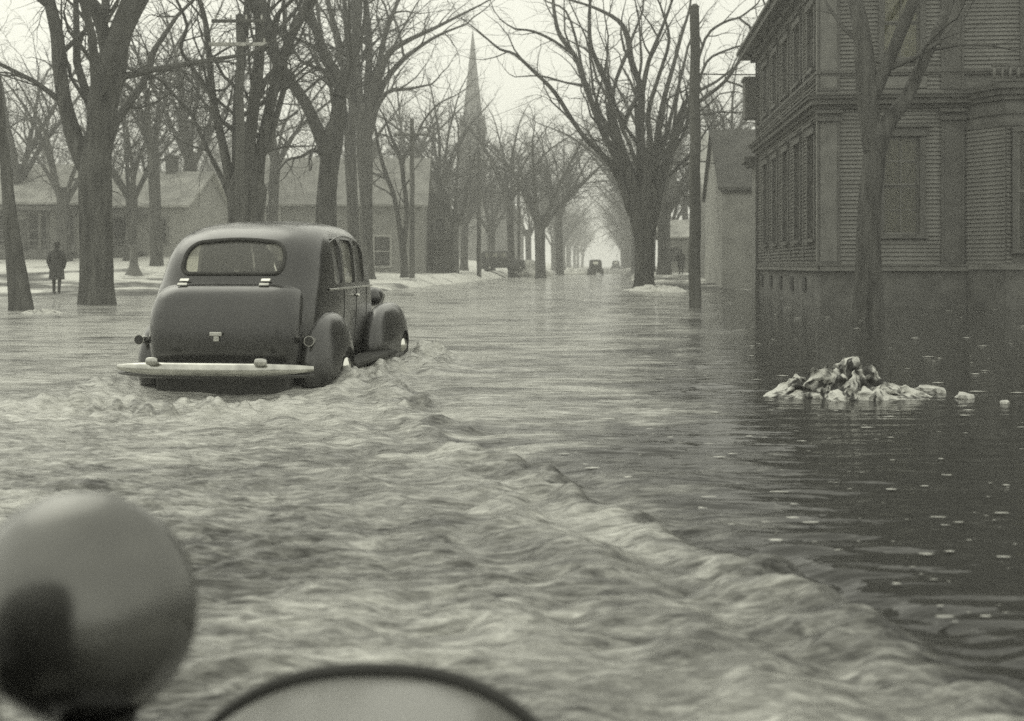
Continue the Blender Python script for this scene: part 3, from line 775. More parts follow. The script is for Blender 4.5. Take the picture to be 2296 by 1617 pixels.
bpart('wall', wall_with_holes('front', WF, 1.0, HT, front_w), M['sheath'])
bpart('wall', wall_with_holes('side', WD, 1.0, HT, side_w), M['sheath'])
bpart('wall', [((.2, WD - .2, 1), (WF, WD, HT)), ((WF - .2, .2, 1), (WF, WD - .2, HT))], M['sheath'])
bpart('floor', [((.2, .2, 5.2), (WF - .2, WD - .2, 5.4)), ((.2, .2, .9), (WF - .2, WD - .2, 1.0)), ((.2, .2, HT - .1), (WF - .2, WD - .2, HT - .01)), ((.21, 3.2, 1.01), (WF - .21, 3.3, HT - .12)), ((3.2, .21, 1.01), (3.3, 3.2, HT - .12))], M['interior'])
bpart('foundation', [((.04, .04, -.6), (WF - .04, WD, .99))], M['stone'])
bpart('water_table', [((-.06, -.06, .94), (WF, .0, 1.08)), ((-.06, -.06, .94), (0, WD, 1.08)), ((-.1, -.1, 1.08), (WF, 0, 1.11)), ((-.1, 0, 1.08), (0, WD, 1.11))], M['trim2'])
for a0 in (2.2, 4.4, 6.6, 8.8, 11.0):
    bpart('cellar_window', [((.0, a0, .35), (.039, a0 + .5, .75))], M['interior'])
# windows
def window(face, a0, a1, c0, c1, rows, cols, blind=None, bright=False):
    g = .0
    def B(a, b, d0, d1, c, d):
        """box: along wall a..b, depth d0..d1 (outward negative), height c..d"""
        return ((a, d0, c), (b, d1, d)) if face == 'front' else ((d0, a, c), (d1, b, d))
    fw = .14
    fr = bpart('window', [B(a0 - fw, a0, -.07, .0, c0 - .02, c1 + .0), B(a1, a1 + fw, -.07, 0, c0 - .02, c1 + .0),
                          B(a0 - fw - .05, a1 + fw + .05, -.11, 0, c1, c1 + .22), B(a0 - fw - .09, a1 + fw + .09, -.17, 0, c1 + .22, c1 + .28)], M['trim'])
    bpart('sill', [B(a0 - fw - .05, a1 + fw + .05, -.14, 0, c0 - .12, c0 - .02)], M['trim'], fr)
    sash = []
    t = .045; mid = (c0 + c1) / 2
    for (zz0, zz1, dd) in ((mid, c1, .05), (c0, mid, .09)):
        sash += [B(a0, a0 + t, dd, dd + .04, zz0, zz1), B(a1 - t, a1, dd, dd + .04, zz0, zz1), B(a0 + t, a1 - t, dd, dd + .04, zz0, zz0 + t), B(a0 + t, a1 - t, dd, dd + .04, zz1 - t, zz1)]
        for i in range(1, cols): 
            xm = a0 + (a1 - a0) * i / cols; sash.append(B(xm - .014, xm + .014, dd + .002, dd + .038, zz0 + t, zz1 - t))
        for j in range(1, rows):
            zm = zz0 + (zz1 - zz0) * j / rows; sash.append(B(a0 + t, a1 - t, dd + .005, dd + .035, zm - .014, zm + .014))
    bpart('sash', sash, M['trim2'], fr)
    bpart('pane', [B(a0 + .01, a1 - .01, .066, .072, mid, c1 - .01), B(a0 + .01, a1 - .01, .106, .112, c0 + .01, mid)], M['glass'], fr)
    if blind:
        bpart('curtain' if blind[2] == 'curtain' else 'window_shade', [B(a0, a1, .125, .135, c0 + (c1 - c0) * blind[0], c0 + (c1 - c0) * blind[1])], M[blind[2]], fr)
    return fr
window('front', *front_w[0], 2, 2, (0, 1, 'shade'))
window('front', *front_w[1], 1, 2, (0, 1, 'curtain'))
for w_ in front_w[2:6]: window('front', *w_, 2, 2, (.4, 1, 'shade'))
window('front', *front_w[6], 1, 2, (0, 1, 'curtain')); window('front', *front_w[7], 1, 2, (0, 1, 'shade'))
for i, w_ in enumerate(side_w): window('side', *w_, 1, 2, (.55, 1, 'shade') if i % 3 else None)
# corner boards and pilasters, front
def pil(x0, x1, z0, z1, d=.06, m='trim2', cap=True):
    o = bpart('pilaster', [((x0, -d, z0), (x1, 0, z1))], M[m])
    bpart('panel_moulding', [((x0, -d - .02, z0), (x0 + .06, -d, z1)), ((x1 - .06, -d - .02, z0), (x1, -d, z1)), ((x0 + .06, -d - .02, z0), (x1 - .06, -d, z0 + .08)), ((x0 + .06, -d - .02, z1 - .08), (x1 - .06, -d, z1))], M['trim'], o)
    if cap: bpart('capital', [((x0 - .04, -d - .08, z1 - .32), (x1 + .04, -d - .021, z1 - .22)), ((x0 - .06, -d - .12, z1 - .12), (x1 + .06, -d - .021, z1 - .04))], M['trim'], o)
pil(-.08, .50, 1.12, 5.14); pil(-.08, .50, 5.62, 8.4)
pil(3.05, 3.62, 1.12, 5.14, m='trim'); pil(3.05, 3.62, 5.62, 8.4, m='trim')
pil(8.2, 8.6, 1.12, 5.14); pil(8.2, 8.6, 5.62, 8.4); pil(14.6, 15.0, 1.12, 5.14); pil(14.6, 15.0, 5.62, 8.4)
# belt cornice in steps
for z0, z1, d in ((5.14, 5.24, .12), (5.24, 5.38, .26), (5.38, 5.46, .34), (5.46, 5.50, .38)):
    bpart('cornice', [((-d, -d, z0), (WF, 0, z1)), ((-d, 0, z0), (0, WD, z1))], M['trim'])
bpart('cornice', [((-.04, -.04, 5.50), (WF, 0, 5.62)), ((-.04, 0, 5.50), (0, WD, 5.62))], M['trim2'])
bpart('belt_moulding', [((-.07, -.07, 6.0), (WF, 0, 6.06)), ((-.07, 0, 6.0), (0, WD, 6.06)), ((-.1, -.1, 6.06), (WF, 0, 6.14)), ((-.1, 0, 6.06), (0, WD, 6.14))], M['trim'])
for x0, x1 in ((1.45, 2.7), (9.0, 10.3), (11.6, 12.9)):
    bpart('panel', [((x0, -.05, 5.66), (x1, 0, 5.96))], M['trim2'])
# side battens between windows
for k in range(6):
    y_ = -.08 + 2.2 * k + .1 + (0 if k else 0)
    for z0, z1 in ((1.12, 5.14), (5.62, 6.0), (6.14, 8.4)):
        bpart('batten', [((-.05, y_, z0), (0, y_ + .13, z1))], M['trim'])
bpart('corner_board', [((-.07, -.06, 1.12), (0, .16, 5.14)), ((-.07, -.06, 5.62), (0, .16, 8.4))], M['trim2'])
# eaves and roof
for z0, z1, d in ((8.4, 8.55, .10), (8.55, 8.7, .28), (8.75, 8.95, .62), (8.95, 9.05, .72)):
    bpart('eave', [((-d, -d, z0), (WF + d, WD + d, z1))] if z0 > 8.72 else [((-d, -d, z0), (WF, 0, z1)), ((-d, 0, z0), (0, WD, z1))], M['trim'])
bm = bmesh.new()
rv = [bm.verts.new(v) for v in ((-.7, -.7, 9.05), (WF + .7, -.7, 9.05), (WF + .7, WD + .7, 9.05), (-.7, WD + .7, 9.05), (4.5, 5.0, 11.2), (WF - 4.5, 5.0, 11.2), (WF - 4.5, WD - 5, 11.2), (4.5, WD - 5, 11.2))]
for f in ((0, 1, 5, 4), (1, 2, 6, 5), (2, 3, 7, 6), (3, 0, 4, 7), (4, 5, 6, 7), (3, 2, 1, 0)): bm.faces.new([rv[i] for i in f])
link('roof', bm_mesh('roof', bm), M['roof'], bld)
bpart('attic_storey', [((1.8, 1.0, 9.06), (WF - .5, 10.5, 13.2))], M['sheath'])  # unseen upper storey and roof, added to darken the reflection in the near water
bm = bmesh.new(); prism(bm, [(.5, 13.21), (11.0, 13.21), (5.7, 16.5)], 'x', 1.5, WF - .2); link('attic_roof', bm_mesh('attic_roof', bm), M['roof'], bld)
for k in range(9):
    y_ = .3 + k * 1.42
    bpart('bracket', [((-.5, y_, 8.71), (0, y_ + .12, 8.745)), ((-.36, y_, 8.58), (-.28, y_ + .12, 8.71))], M['trim'])
# bay on the front with balustrade
bay = [(3.70, 0.0), (4.35, -.95), (7.45, -.95), (8.1, 0.0)]
def bay_ring(name, z0, z1, grow_, m, parent=bld):
    c = (5.9, .35); bm = bmesh.new()
    P = [(c[0] + (x - c[0]) * (1 + grow_), y * (1 + grow_ * 2) if y < 0 else y) for x, y in bay]
    prism(bm, [P[0], P[1], P[2], P[3]], 'z', z0, z1)
    return link(name, bm_mesh(name, bm), m, parent)
bay_ring('bay_foundation', -.6, .98, -.01, M['stone'])
bayo = bay_ring('bay', 1.0, 5.2, -.0, M['sheath'])
bay_ring('bay_water_table', .98, 1.12, .02, M['trim2'])
for z0, z1, g_ in ((4.55, 4.66, .025), (4.85, 4.92, .03), (5.2, 5.32, .05), (5.32, 5.46, .09), (5.46, 5.55, .13)): bay_ring('bay_cornice', z0, z1, g_, M['trim'])
bay_ring('bay_roof', 5.55, 5.6, .12, M['roof'])
bpart('balustrade_rail', [((4.0, -1.05, 6.02), (7.8, -.95, 6.1)), ((4.0, -1.05, 5.64), (7.8, -.95, 5.7))], M['trim'])
for k in range(20):
    x_ = 4.06 + k * .19
    bm = bmesh.new(); cyl(bm, (x_, -1.0, 5.70), (x_, -1.0, 6.02), .035, .035, 8); link('baluster', bm_mesh('baluster', bm, smooth=True), M['trim2'], bld)
# bay windows and posts on the front face (y = -.95)
def bay_window(x0, x1):
    Y0 = -.95
    fr = bpart('bay_window', [((x0 - .13, Y0 - .07, 1.5), (x0, Y0, 4.4)), ((x1, Y0 - .07, 1.5), (x1 + .13, Y0, 4.4)), ((x0 - .13, Y0 - .09, 4.4), (x1 + .13, Y0, 4.52)), ((x0 - .16, Y0 - .12, 1.38), (x1 + .16, Y0, 1.5))], M['trim'])
    bpart('sash', [((x0, Y0 - .03, 1.5), (x0 + .05, Y0 - .002, 4.4)), ((x1 - .05, Y0 - .03, 1.5), (x1, Y0 - .002, 4.4)), ((x0 + .05, Y0 - .03, 2.9), (x1 - .05, Y0 - .002, 2.96))], M['trim2'], fr)
    bpart('pane', [((x0 + .05, Y0 - .012, 1.52), (x1 - .05, Y0 - .004, 4.38))], M['glass'], fr)
    bpart('window_backing', [((x0 + .0, Y0 - .0035, 1.51), (x1, Y0 - .001, 4.39))], M['interior'], fr)
bay_window(4.62, 5.02); bay_window(5.42, 6.4); bay_window(6.8, 7.2)
# clapboards: one object each on the front, the side ones joined
bm = bmesh.new()
vs = [bm.verts.new(v) for v in ((0, 0, 0), (1, 0, 0), (1, -.050, 0), (0, -.050, 0), (0, 0, .106), (1, 0, .106), (1, -.004, .106), (0, -.004, .106))]
for f in ((0, 1, 2, 3), (4, 7, 6, 5), (3, 2, 6, 7), (0, 4, 5, 1), (0, 3, 7, 4), (1, 5, 6, 2)): bm.faces.new([vs[i] for i in f])
clap_me = bm_mesh('clapboard', bm); clap_me.materials.append(M['clap'])
PITCH = .104
def board_rows(L0, L1, holes, z0, z1):
    z = z0; res = []
    while z < z1 - .02:
        segs = [(L0, L1)]
        for h in holes:
            if h[2] - .12 < z + .05 < h[3] + .28:
                ns = []
                for a, b in segs:
                    if h[1] + .14 <= a or h[0] - .14 >= b: ns.append((a, b)); continue
                    if h[0] - .14 > a + .03: ns.append((a, h[0] - .14))
                    if h[1] + .14 < b - .03: ns.append((h[1] + .14, b))
                segs = ns
        res += [(a, b, z) for a, b in segs]; z += PITCH
    return res
nclap = 0
jr = random.Random(3)
extra = []
for (L0, L1, a, b) in ((.5, 3.05, 1.12, 5.12), (.5, 3.05, 6.15, 8.38), (3.62, 8.2, 6.15, 8.38), (.5, 1.44, 5.64, 5.98), (2.7, 3.05, 5.64, 5.98), (8.6, 14.6, 1.12, 5.12), (8.6, 14.6, 6.15, 8.38)):
    for x0, x1, z in board_rows(L0, L1, front_w, a, b):
        if nclap < 240 and L0 < 8:
            o = bpy.data.objects.new('clapboard', clap_me); COL.objects.link(o); o.parent = bld
            o.location = (x0, jr.uniform(-.003, 0), z + jr.uniform(-.004, .004)); o.scale = (x1 - x0, jr.uniform(.9, 1.15), 1); nclap += 1
        else: extra.append(((x0, 0, z), (x1, 0, z)))
# bay boards
f0, f1 = Vector((*bay[0], 0)), Vector((*bay[1], 0))
for z in np.arange(1.13, 4.5, PITCH):
    d = f1 - f0
    if nclap < 298:
        o = bpy.data.objects.new('clapboard', clap_me); COL.objects.link(o); o.parent = bld
        o.location = (f0.x, f0.y, z); o.rotation_euler = (0, 0, math.atan2(d.y, d.x)); o.scale = (d.length, 1, 1); nclap += 1
    else: extra.append(((f0.x, f0.y, z), (f1.x, f1.y, z)))
    for a, b in ((4.36, 4.49), (5.15, 5.29), (6.53, 6.67), (7.33, 7.44)): extra.append(((a, -.95, z), (b, -.95, z)))
    extra.append(((7.45, -.95, z), (8.1, 0, z)))
for (a, b) in ((1.12, 5.12), (5.64, 5.98), (6.15, 8.38)):
    for y0, y1, z in board_rows(.16, WD, side_w, a, b): extra.append(((0, y1, z), (0, y0, z)))
Vx, Fx = [], []
for a, b in extra:
    a = Vector(a); b = Vector(b); d = (b - a).normalized(); n = Vector((d.y, -d.x, 0))
    k = len(Vx); zo = Vector((0, 0, .108)); jz = Vector((0, 0, jr.uniform(-.004, .004)))
    for p in (a, b, b + n * .05, a + n * .05, a + zo, b + zo, b + zo + n * .004, a + zo + n * .004): Vx.append(tuple(p + jz))
    for f in ((3, 2, 1, 0), (5, 6, 7, 4), (7, 6, 2, 3), (1, 5, 4, 0), (4, 7, 3, 0), (2, 6, 5, 1)): Fx.append([k + i for i in f])
tag(link('side_clapboards', np_mesh('side_clapboards', Vx, Fx, smooth=False), M['clap'], bld), kind='stuff')
# rear wing with its post and box at the far corner
bpart('rear_wing', [((-.10, WD + .01, -.3), (3.0, WD + 1.0, 4.9))], M['trim2'])
bpart('rear_wing_eave', [((-.5, WD + .02, 4.9), (3.2, WD + 1.2, 5.1)), ((-.35, WD + .02, 4.75), (3.1, WD + 1.1, 4.9))], M['trim'])
bpart('corner_box', [((-.5, WD - .3, 6.5), (-.001, WD + .5, 7.9)), ((-.56, WD - .36, 7.9), (-.001, WD + .56, 8.0))], M['trim'])
bpart('downspout', [((-.12, WD - .25, .3), (-.051, WD - .17, 8.7))], M['trim'])

# ------------------------------------------------------------------ other houses
def house(name, u, v_unused, Y, rz, wd, dp, eave, ridge, wallm, roofm, label, wins=(), axis='x', chimneys=(), zb=None, ov=.35, door=None, porch=None, trimm='trim2'):
    x = (u - U0) * Y / F; zb = gz(x, Y) if zb is None else zb
    root = empty(name, (x, Y, zb), rz, label, 'house', 'wooden houses along the street')
    bm = bmesh.new(); hw, hd = wd / 2, dp / 2
    box(bm, (0, 0, eave / 2 - .25), (wd, dp, eave + .5))
    if axis == 'x': prism(bm, [(-hd, eave), (hd, eave), (0, ridge - .06)], 'x', -hw, hw)
    else: prism(bm, [(-hw, eave), (hw, eave), (0, ridge - .06)], 'y', -hd, hd)
    link('wall', bm_mesh('wall', bm), wallm, root)
    t = .14
    bm = bmesh.new()
    if axis == 'x':
        sl = (ridge - eave) / hd
        for s in (-1, 1):
            e = (s * (hd + ov), eave - sl * ov)
            prism(bm, [e, (0, ridge), (0, ridge + t), (e[0], e[1] + t)], 'x', -hw - ov, hw + ov)
    else:
        sl = (ridge - eave) / hw
        for s in (-1, 1):
            e = (s * (hw + ov), eave - sl * ov)
            prism(bm, [e, (0, ridge), (0, ridge + t), (e[0], e[1] + t)], 'y', -hd - ov, hd + ov)
    rf = link('roof', bm_mesh('roof', bm), roofm, root)
    bm = bmesh.new(); box(bm, (0, -hd - .05, eave - .12), (wd + .1, .1, .22)); link('frieze_board', bm_mesh('frieze_board', bm), M['trim'], root)
    for cx_, cy_, top, sz in chimneys:
        c = bx('chimney', (cx_, cy_, (eave + top) / 2), (sz, sz, top - eave), M['brick'], rf)
        bx('chimney_cap', (cx_, cy_, top + .06), (sz + .14, sz + .14, .12), M['brick'], rf)
    for (wx, wz, ww, wh) in wins:
        bm = bmesh.new(); yy_ = -hd
        for c, s in (((wx - ww / 2 - .08, yy_ - .04, wz), (.16, .08, wh + .3)), ((wx + ww / 2 + .08, yy_ - .04, wz), (.16, .08, wh + .3)), ((wx, yy_ - .04, wz + wh / 2 + .08), (ww, .08, .16)), ((wx, yy_ - .05, wz - wh / 2 - .08), (ww, .1, .16)), ((wx, yy_ - .04, wz), (ww, .05, .07))): box(bm, c, s)
        f = link('window', bm_mesh('window', bm), M[trimm], root)
        bx('pane', (wx, yy_ - .006, wz), (ww, .01, wh), M['interior'], f)
    if door:
        dx = door
        d = bx('door', (dx, -hd - .03, 1.1), (.95, .06, 2.2), M['trim'], root)
        bx('door_frame', (dx, -hd - .02, 2.3), (1.2, .1, .18), M['wallwhite'], d)
    if porch:
        px, pw, pd, ph = porch
        bx('porch_floor', (px, -hd - pd / 2, .2), (pw, pd, .35), M['trim'], root)
        bx('porch_roof', (px, -hd - pd / 2 - .05, ph), (pw + .4, pd + .3, .22), M['roof'], root)
        for k in range(4):
            bx('porch_post', (px - pw / 2 + .1 + k * (pw - .2) / 3, -hd - pd + .1, ph / 2 + .1), (.16, .16, ph - .2), M['trim'], root)
        bx('porch_rail', (px, -hd - pd + .1, 1.0), (pw, .06, .08), M['trim'], root)
        bx('porch_skirt', (px, -hd - pd - .01, .0), (pw, .05, .35), M['brick'], root)
    return root
house('wooden_house', 770, 0, 78, .03, 11.5, 8, 5.0, 8.2, M['wallmid'], M['roofmid'], 'long roofed grey house behind the elms right of the sedan roof',
      wins=[(-4.2, 1.9, .9, 1.5), (-1.6, 1.9, .9, 1.5), (3.05, 1.75, 1.0, 1.9), (-4.2, 4.2, .8, .9)], chimneys=[(2.0, .3, 9.4, .7)], door=.8, zb=.25, trimm='wallwhite')
house('wooden_house', 960, 0, 84, .0, 4.4, 6, 4.6, 6.4, M['sheath'], M['roof'], 'small dark house with an arched porch behind the crossarm pole', wins=[(-1.0, 3.7, .7, .9), (1.1, 3.7, .7, .9)], porch=(.4, 3.4, 1.6, 2.7), zb=.3, axis='y')
house('wooden_house', 345, 0, 70, -.12, 7.2, 7, 3.2, 5.3, M['wallpale'], M['roofpale'], 'low house with a snow dusted roof left of the sedan', wins=[(-2.2, 1.6, .8, 1.4), (-.4, 1.6, .8, 1.4), (2.0, 1.6, .8, 1.4)], chimneys=[(1.2, 0, 6.3, .6)], porch=(-1.0, 4.0, 1.4, 2.5), zb=1.5)
house('wooden_house', 112, 0, 68, .1, 5.6, 7, 3.3, 5.6, M['wallpale'], M['roofpale'], 'pale leftmost house with tall porch posts behind the walking person', wins=[(-1.6, 1.6, .9, 1.7), (.4, 1.6, .9, 1.7), (2.0, 1.6, .8, 1.7)], door=-.6, zb=1.5, porch=(.2, 4.6, 1.5, 2.8))
house('wooden_house', 480, 0, 90, .1, 7, 6, 3.0, 4.9, M['wallmid'], M['roofmid'], 'low grey house half hidden behind the sheaf of elm limbs', wins=[(-2, 1.6, .8, 1.2), (1, 1.6, .8, 1.2)], chimneys=[(-1.5, .2, 6.0, .6)], zb=1.4)
house('wooden_house', 1700, 0, 55, -TH, 4.4, 9, 4.4, 7.45, M['wallmid2'], M['roofdark'], 'plain grey house with a steep grey roof next to the clapboard building', wins=[], zb=.2, ov=.18)
house('wooden_house', 1650, 0, 66, -TH, 4.0, 9, 5.0, 8.6, M['wallmid'], M['roofpale'], 'house with a pale roof just peeping out behind the tall pole', wins=[(-.9, 2.0, .8, 1.4), (.6, 2.0, .8, 1.4)], zb=.2)
house('wooden_house', 1530, 0, 90, -TH, 3.6, 7, 3.0, 4.3, M['wallmid'], M['roofpale'], 'small low house in the haze between the broad elm and the tall pole', wins=[(-.8, 1.6, .7, 1.1), (.7, 1.6, .7, 1.1)], zb=.3)

# church
cx0 = (1060 - U0) * 185 / F
ch = empty('church', (cx0, 185, .3), 0, 'church with a slender pointed steeple rising above the trees', 'church')
bx('tower', (0, 0, 11.5), (4.2, 4.2, 23), M['church'], ch)
bx('tower_cornice', (0, 0, 23.1), (4.7, 4.7, .5), M['church'], ch)
bx('belfry', (0, 0, 24.3), (3.7, 3.7, 2.0), M['church'], ch)
for s in (-1, 0, 1): bx('belfry_louvre', (s * 1.0, -1.87, 24.3), (.6, .06, 1.5), M['interior'], ch)
bm = bmesh.new(); 
bmesh.ops.create_cone(bm, cap_ends=True, segments=8, radius1=1.75, radius2=.05, depth=14.6, matrix=Matrix.Translation((0, 0, 32.5)) @ Matrix.Rotation(pi / 8, 4, 'Z'))
link('spire', bm_mesh('spire', bm), M['church'], ch)
for sx in (-1, 1):
    for sy in (-1, 1):
        bm = bmesh.new(); bmesh.ops.create_cone(bm, cap_ends=True, segments=6, radius1=.4, radius2=.02, depth=2.6, matrix=Matrix.Translation((sx * 1.95, sy * 1.95, 24.6))); link('pinnacle', bm_mesh('pinnacle', bm), M['church'], ch)
bm = bmesh.new(); cyl(bm, (0, 0, 39.6), (0, 0, 41.2), .04, .03, 6); box(bm, (0, 0, 40.7), (.6, .05, .06)); link('finial', bm_mesh('finial', bm), M['church'], ch)
bm = bmesh.new(); box(bm, (3, 12, 4.5), (11, 18, 9)); prism(bm, [(-2.5, 9), (8.5, 9), (3, 15)], 'y', 3, 21); link('nave', bm_mesh('nave', bm), M['church'], ch)

# ------------------------------------------------------------------ cars
def rrect(yr, yf, wv, rr, rf, nc=7, ns=12, nw=8):
    """rounded rectangle outline in x (width) / y (length), rear at yr, front at yf"""
    P = []
    rr = min(rr, wv * .98, (yf - yr) * .49); rf = min(rf, wv * .98, (yf - yr) * .49)
    def seg(a, b, n):
        for i in range(n): P.append((a[0] + (b[0] - a[0]) * i / n, a[1] + (b[1] - a[1]) * i / n))
    def arc(c, r, a0, n):
        for i in range(n): 
            a = a0 + pi / 2 * i / n; P.append((c[0] + r * cos(a), c[1] + r * sin(a)))
    seg((-wv + rr, yr), (wv - rr, yr), nw); arc((wv - rr, yr + rr), rr, -pi / 2, nc)
    seg((wv, yr + rr), (wv, yf - rf), ns); arc((wv - rf, yf - rf), rf, 0, nc)
    seg((wv - rf, yf), (-wv + rf, yf), nw); arc((-wv + rf, yf - rf), rf, pi / 2, nc)
    seg((-wv, yf - rf), (-wv, yr + rr), ns); arc((-wv + rr, yr + rr), rr, pi, nc)
    return P
def slice_loft(name, sl, k=4, cap_top=True):
    sl = np.array(sl, dtype=float); out_ = []
    for i in range(len(sl) - 1):
        p0 = sl[max(i - 1, 0)]; p1 = sl[i]; p2 = sl[i + 1]; p3 = sl[min(i + 2, len(sl) - 1)]
        for j in range(k):
            t = j / k; out_.append(.5 * ((2 * p1) + (-p0 + p2) * t + (2 * p0 - 5 * p1 + 4 * p2 - p3) * t * t + (-p0 + 3 * p1 - 3 * p2 + p3) * t ** 3))
    out_.append(sl[-1])
    bm = bmesh.new(); rings = []
    for (z, yr, yf, wv, rr, rf) in out_:
        rings.append([bm.verts.new((x, y, z)) for x, y in rrect(yr, yf, max(wv, .02), rr, rf)])
    n = len(rings[0])
    for a, b in zip(rings, rings[1:]):
        for i in range(n): bm.faces.new((a[i], a[(i + 1) % n], b[(i + 1) % n], b[i]))
    bm.faces.new(rings[0][::-1])
    if cap_top: bm.faces.new(rings[-1])
    return bm
def rr2(x0, x1, z0, z1, r, n=6):
    P = []
    for cx_, cz_, a0 in ((x1 - r, z1 - r, 0), (x0 + r, z1 - r, pi / 2), (x0 + r, z0 + r, pi), (x1 - r, z0 + r, 1.5 * pi)):
        for i in range(n + 1): a = a0 + pi / 2 * i / n; P.append((cx_ + r * cos(a), cz_ + r * sin(a)))
    return P
def rr3(x0, x1, z0, z1, rt, rb, arch=.02, n=6):
    P = []
    for cx_, cz_, a0, q_ in ((x1 - rt, z1 - rt, 0, rt), (x0 + rt, z1 - rt, pi / 2, rt), (x0 + rb, z0 + rb, pi, rb), (x1 - rb, z0 + rb, 1.5 * pi, rb)):
        for i in range(n + 1): a = a0 + pi / 2 * i / n; P.append((cx_ + q_ * cos(a), cz_ + q_ * sin(a)))
    top = [(x1 - rt + (x0 - x1 + 2 * rt) * i / 8, z1 + arch * sin(pi * i / 8)) for i in range(1, 8)]
    return P[:n + 1] + top + P[n + 1:]
def boolean_cut(me, cutters, thick=None):
    o = bpy.data.objects.new('tmp', me); COL.objects.link(o)
    if thick:
        s = o.modifiers.new('s', 'SOLIDIFY'); s.thickness = thick; s.offset = -1
    tmp = [o]
    for c in cutters:
        co = bpy.data.objects.new('tmpc', c); COL.objects.link(co); tmp.append(co)
        b = o.modifiers.new('b', 'BOOLEAN'); b.operation = 'DIFFERENCE'; b.solver = 'EXACT'; b.object = co
    dg = bpy.context.evaluated_depsgraph_get(); dg.update()
    r = bpy.data.meshes.new_from_object(o.evaluated_get(dg))
    for t_ in tmp: bpy.data.objects.remove(t_)
    return r
def prism_me(pts, axis, a, b):
    bm = bmesh.new(); prism(bm, pts, axis, a, b); return bm_mesh('c', bm)
def ellipsoid(cx_, cy_, cz_, rx, ryb, ryf, rz_, e=2.3, nu=36, nv=18):
    """egg shape, longer to the back (ryb) or the front (ryf)"""
    bm = bmesh.new(); rows_ = []
    sp_ = lambda c_, p_: math.copysign(abs(c_) ** p_, c_)
    for i in range(1, nv):
        ph = -pi / 2 + pi * i / nv; row = []
        for j in range(nu):
            th = 2 * pi * j / nu
            x = rx * sp_(cos(ph), 2 / e) * sp_(cos(th), 2 / e); y = sp_(cos(ph), 2 / e) * sp_(sin(th), 2 / e); y *= ryf if y > 0 else ryb
            row.append(bm.verts.new((cx_ + x, cy_ + y, cz_ + rz_ * sp_(sin(ph), 2 / e))))
        rows_.append(row)
    for a, b in zip(rows_, rows_[1:]):
        for j in range(nu): bm.faces.new((a[j], a[(j + 1) % nu], b[(j + 1) % nu], b[j]))
    bm.faces.new(rows_[0][::-1]); bm.faces.new(rows_[-1])
    return bm
def frame_ring(name, pts_in, pts_out, axis_pts, m, parent): pass

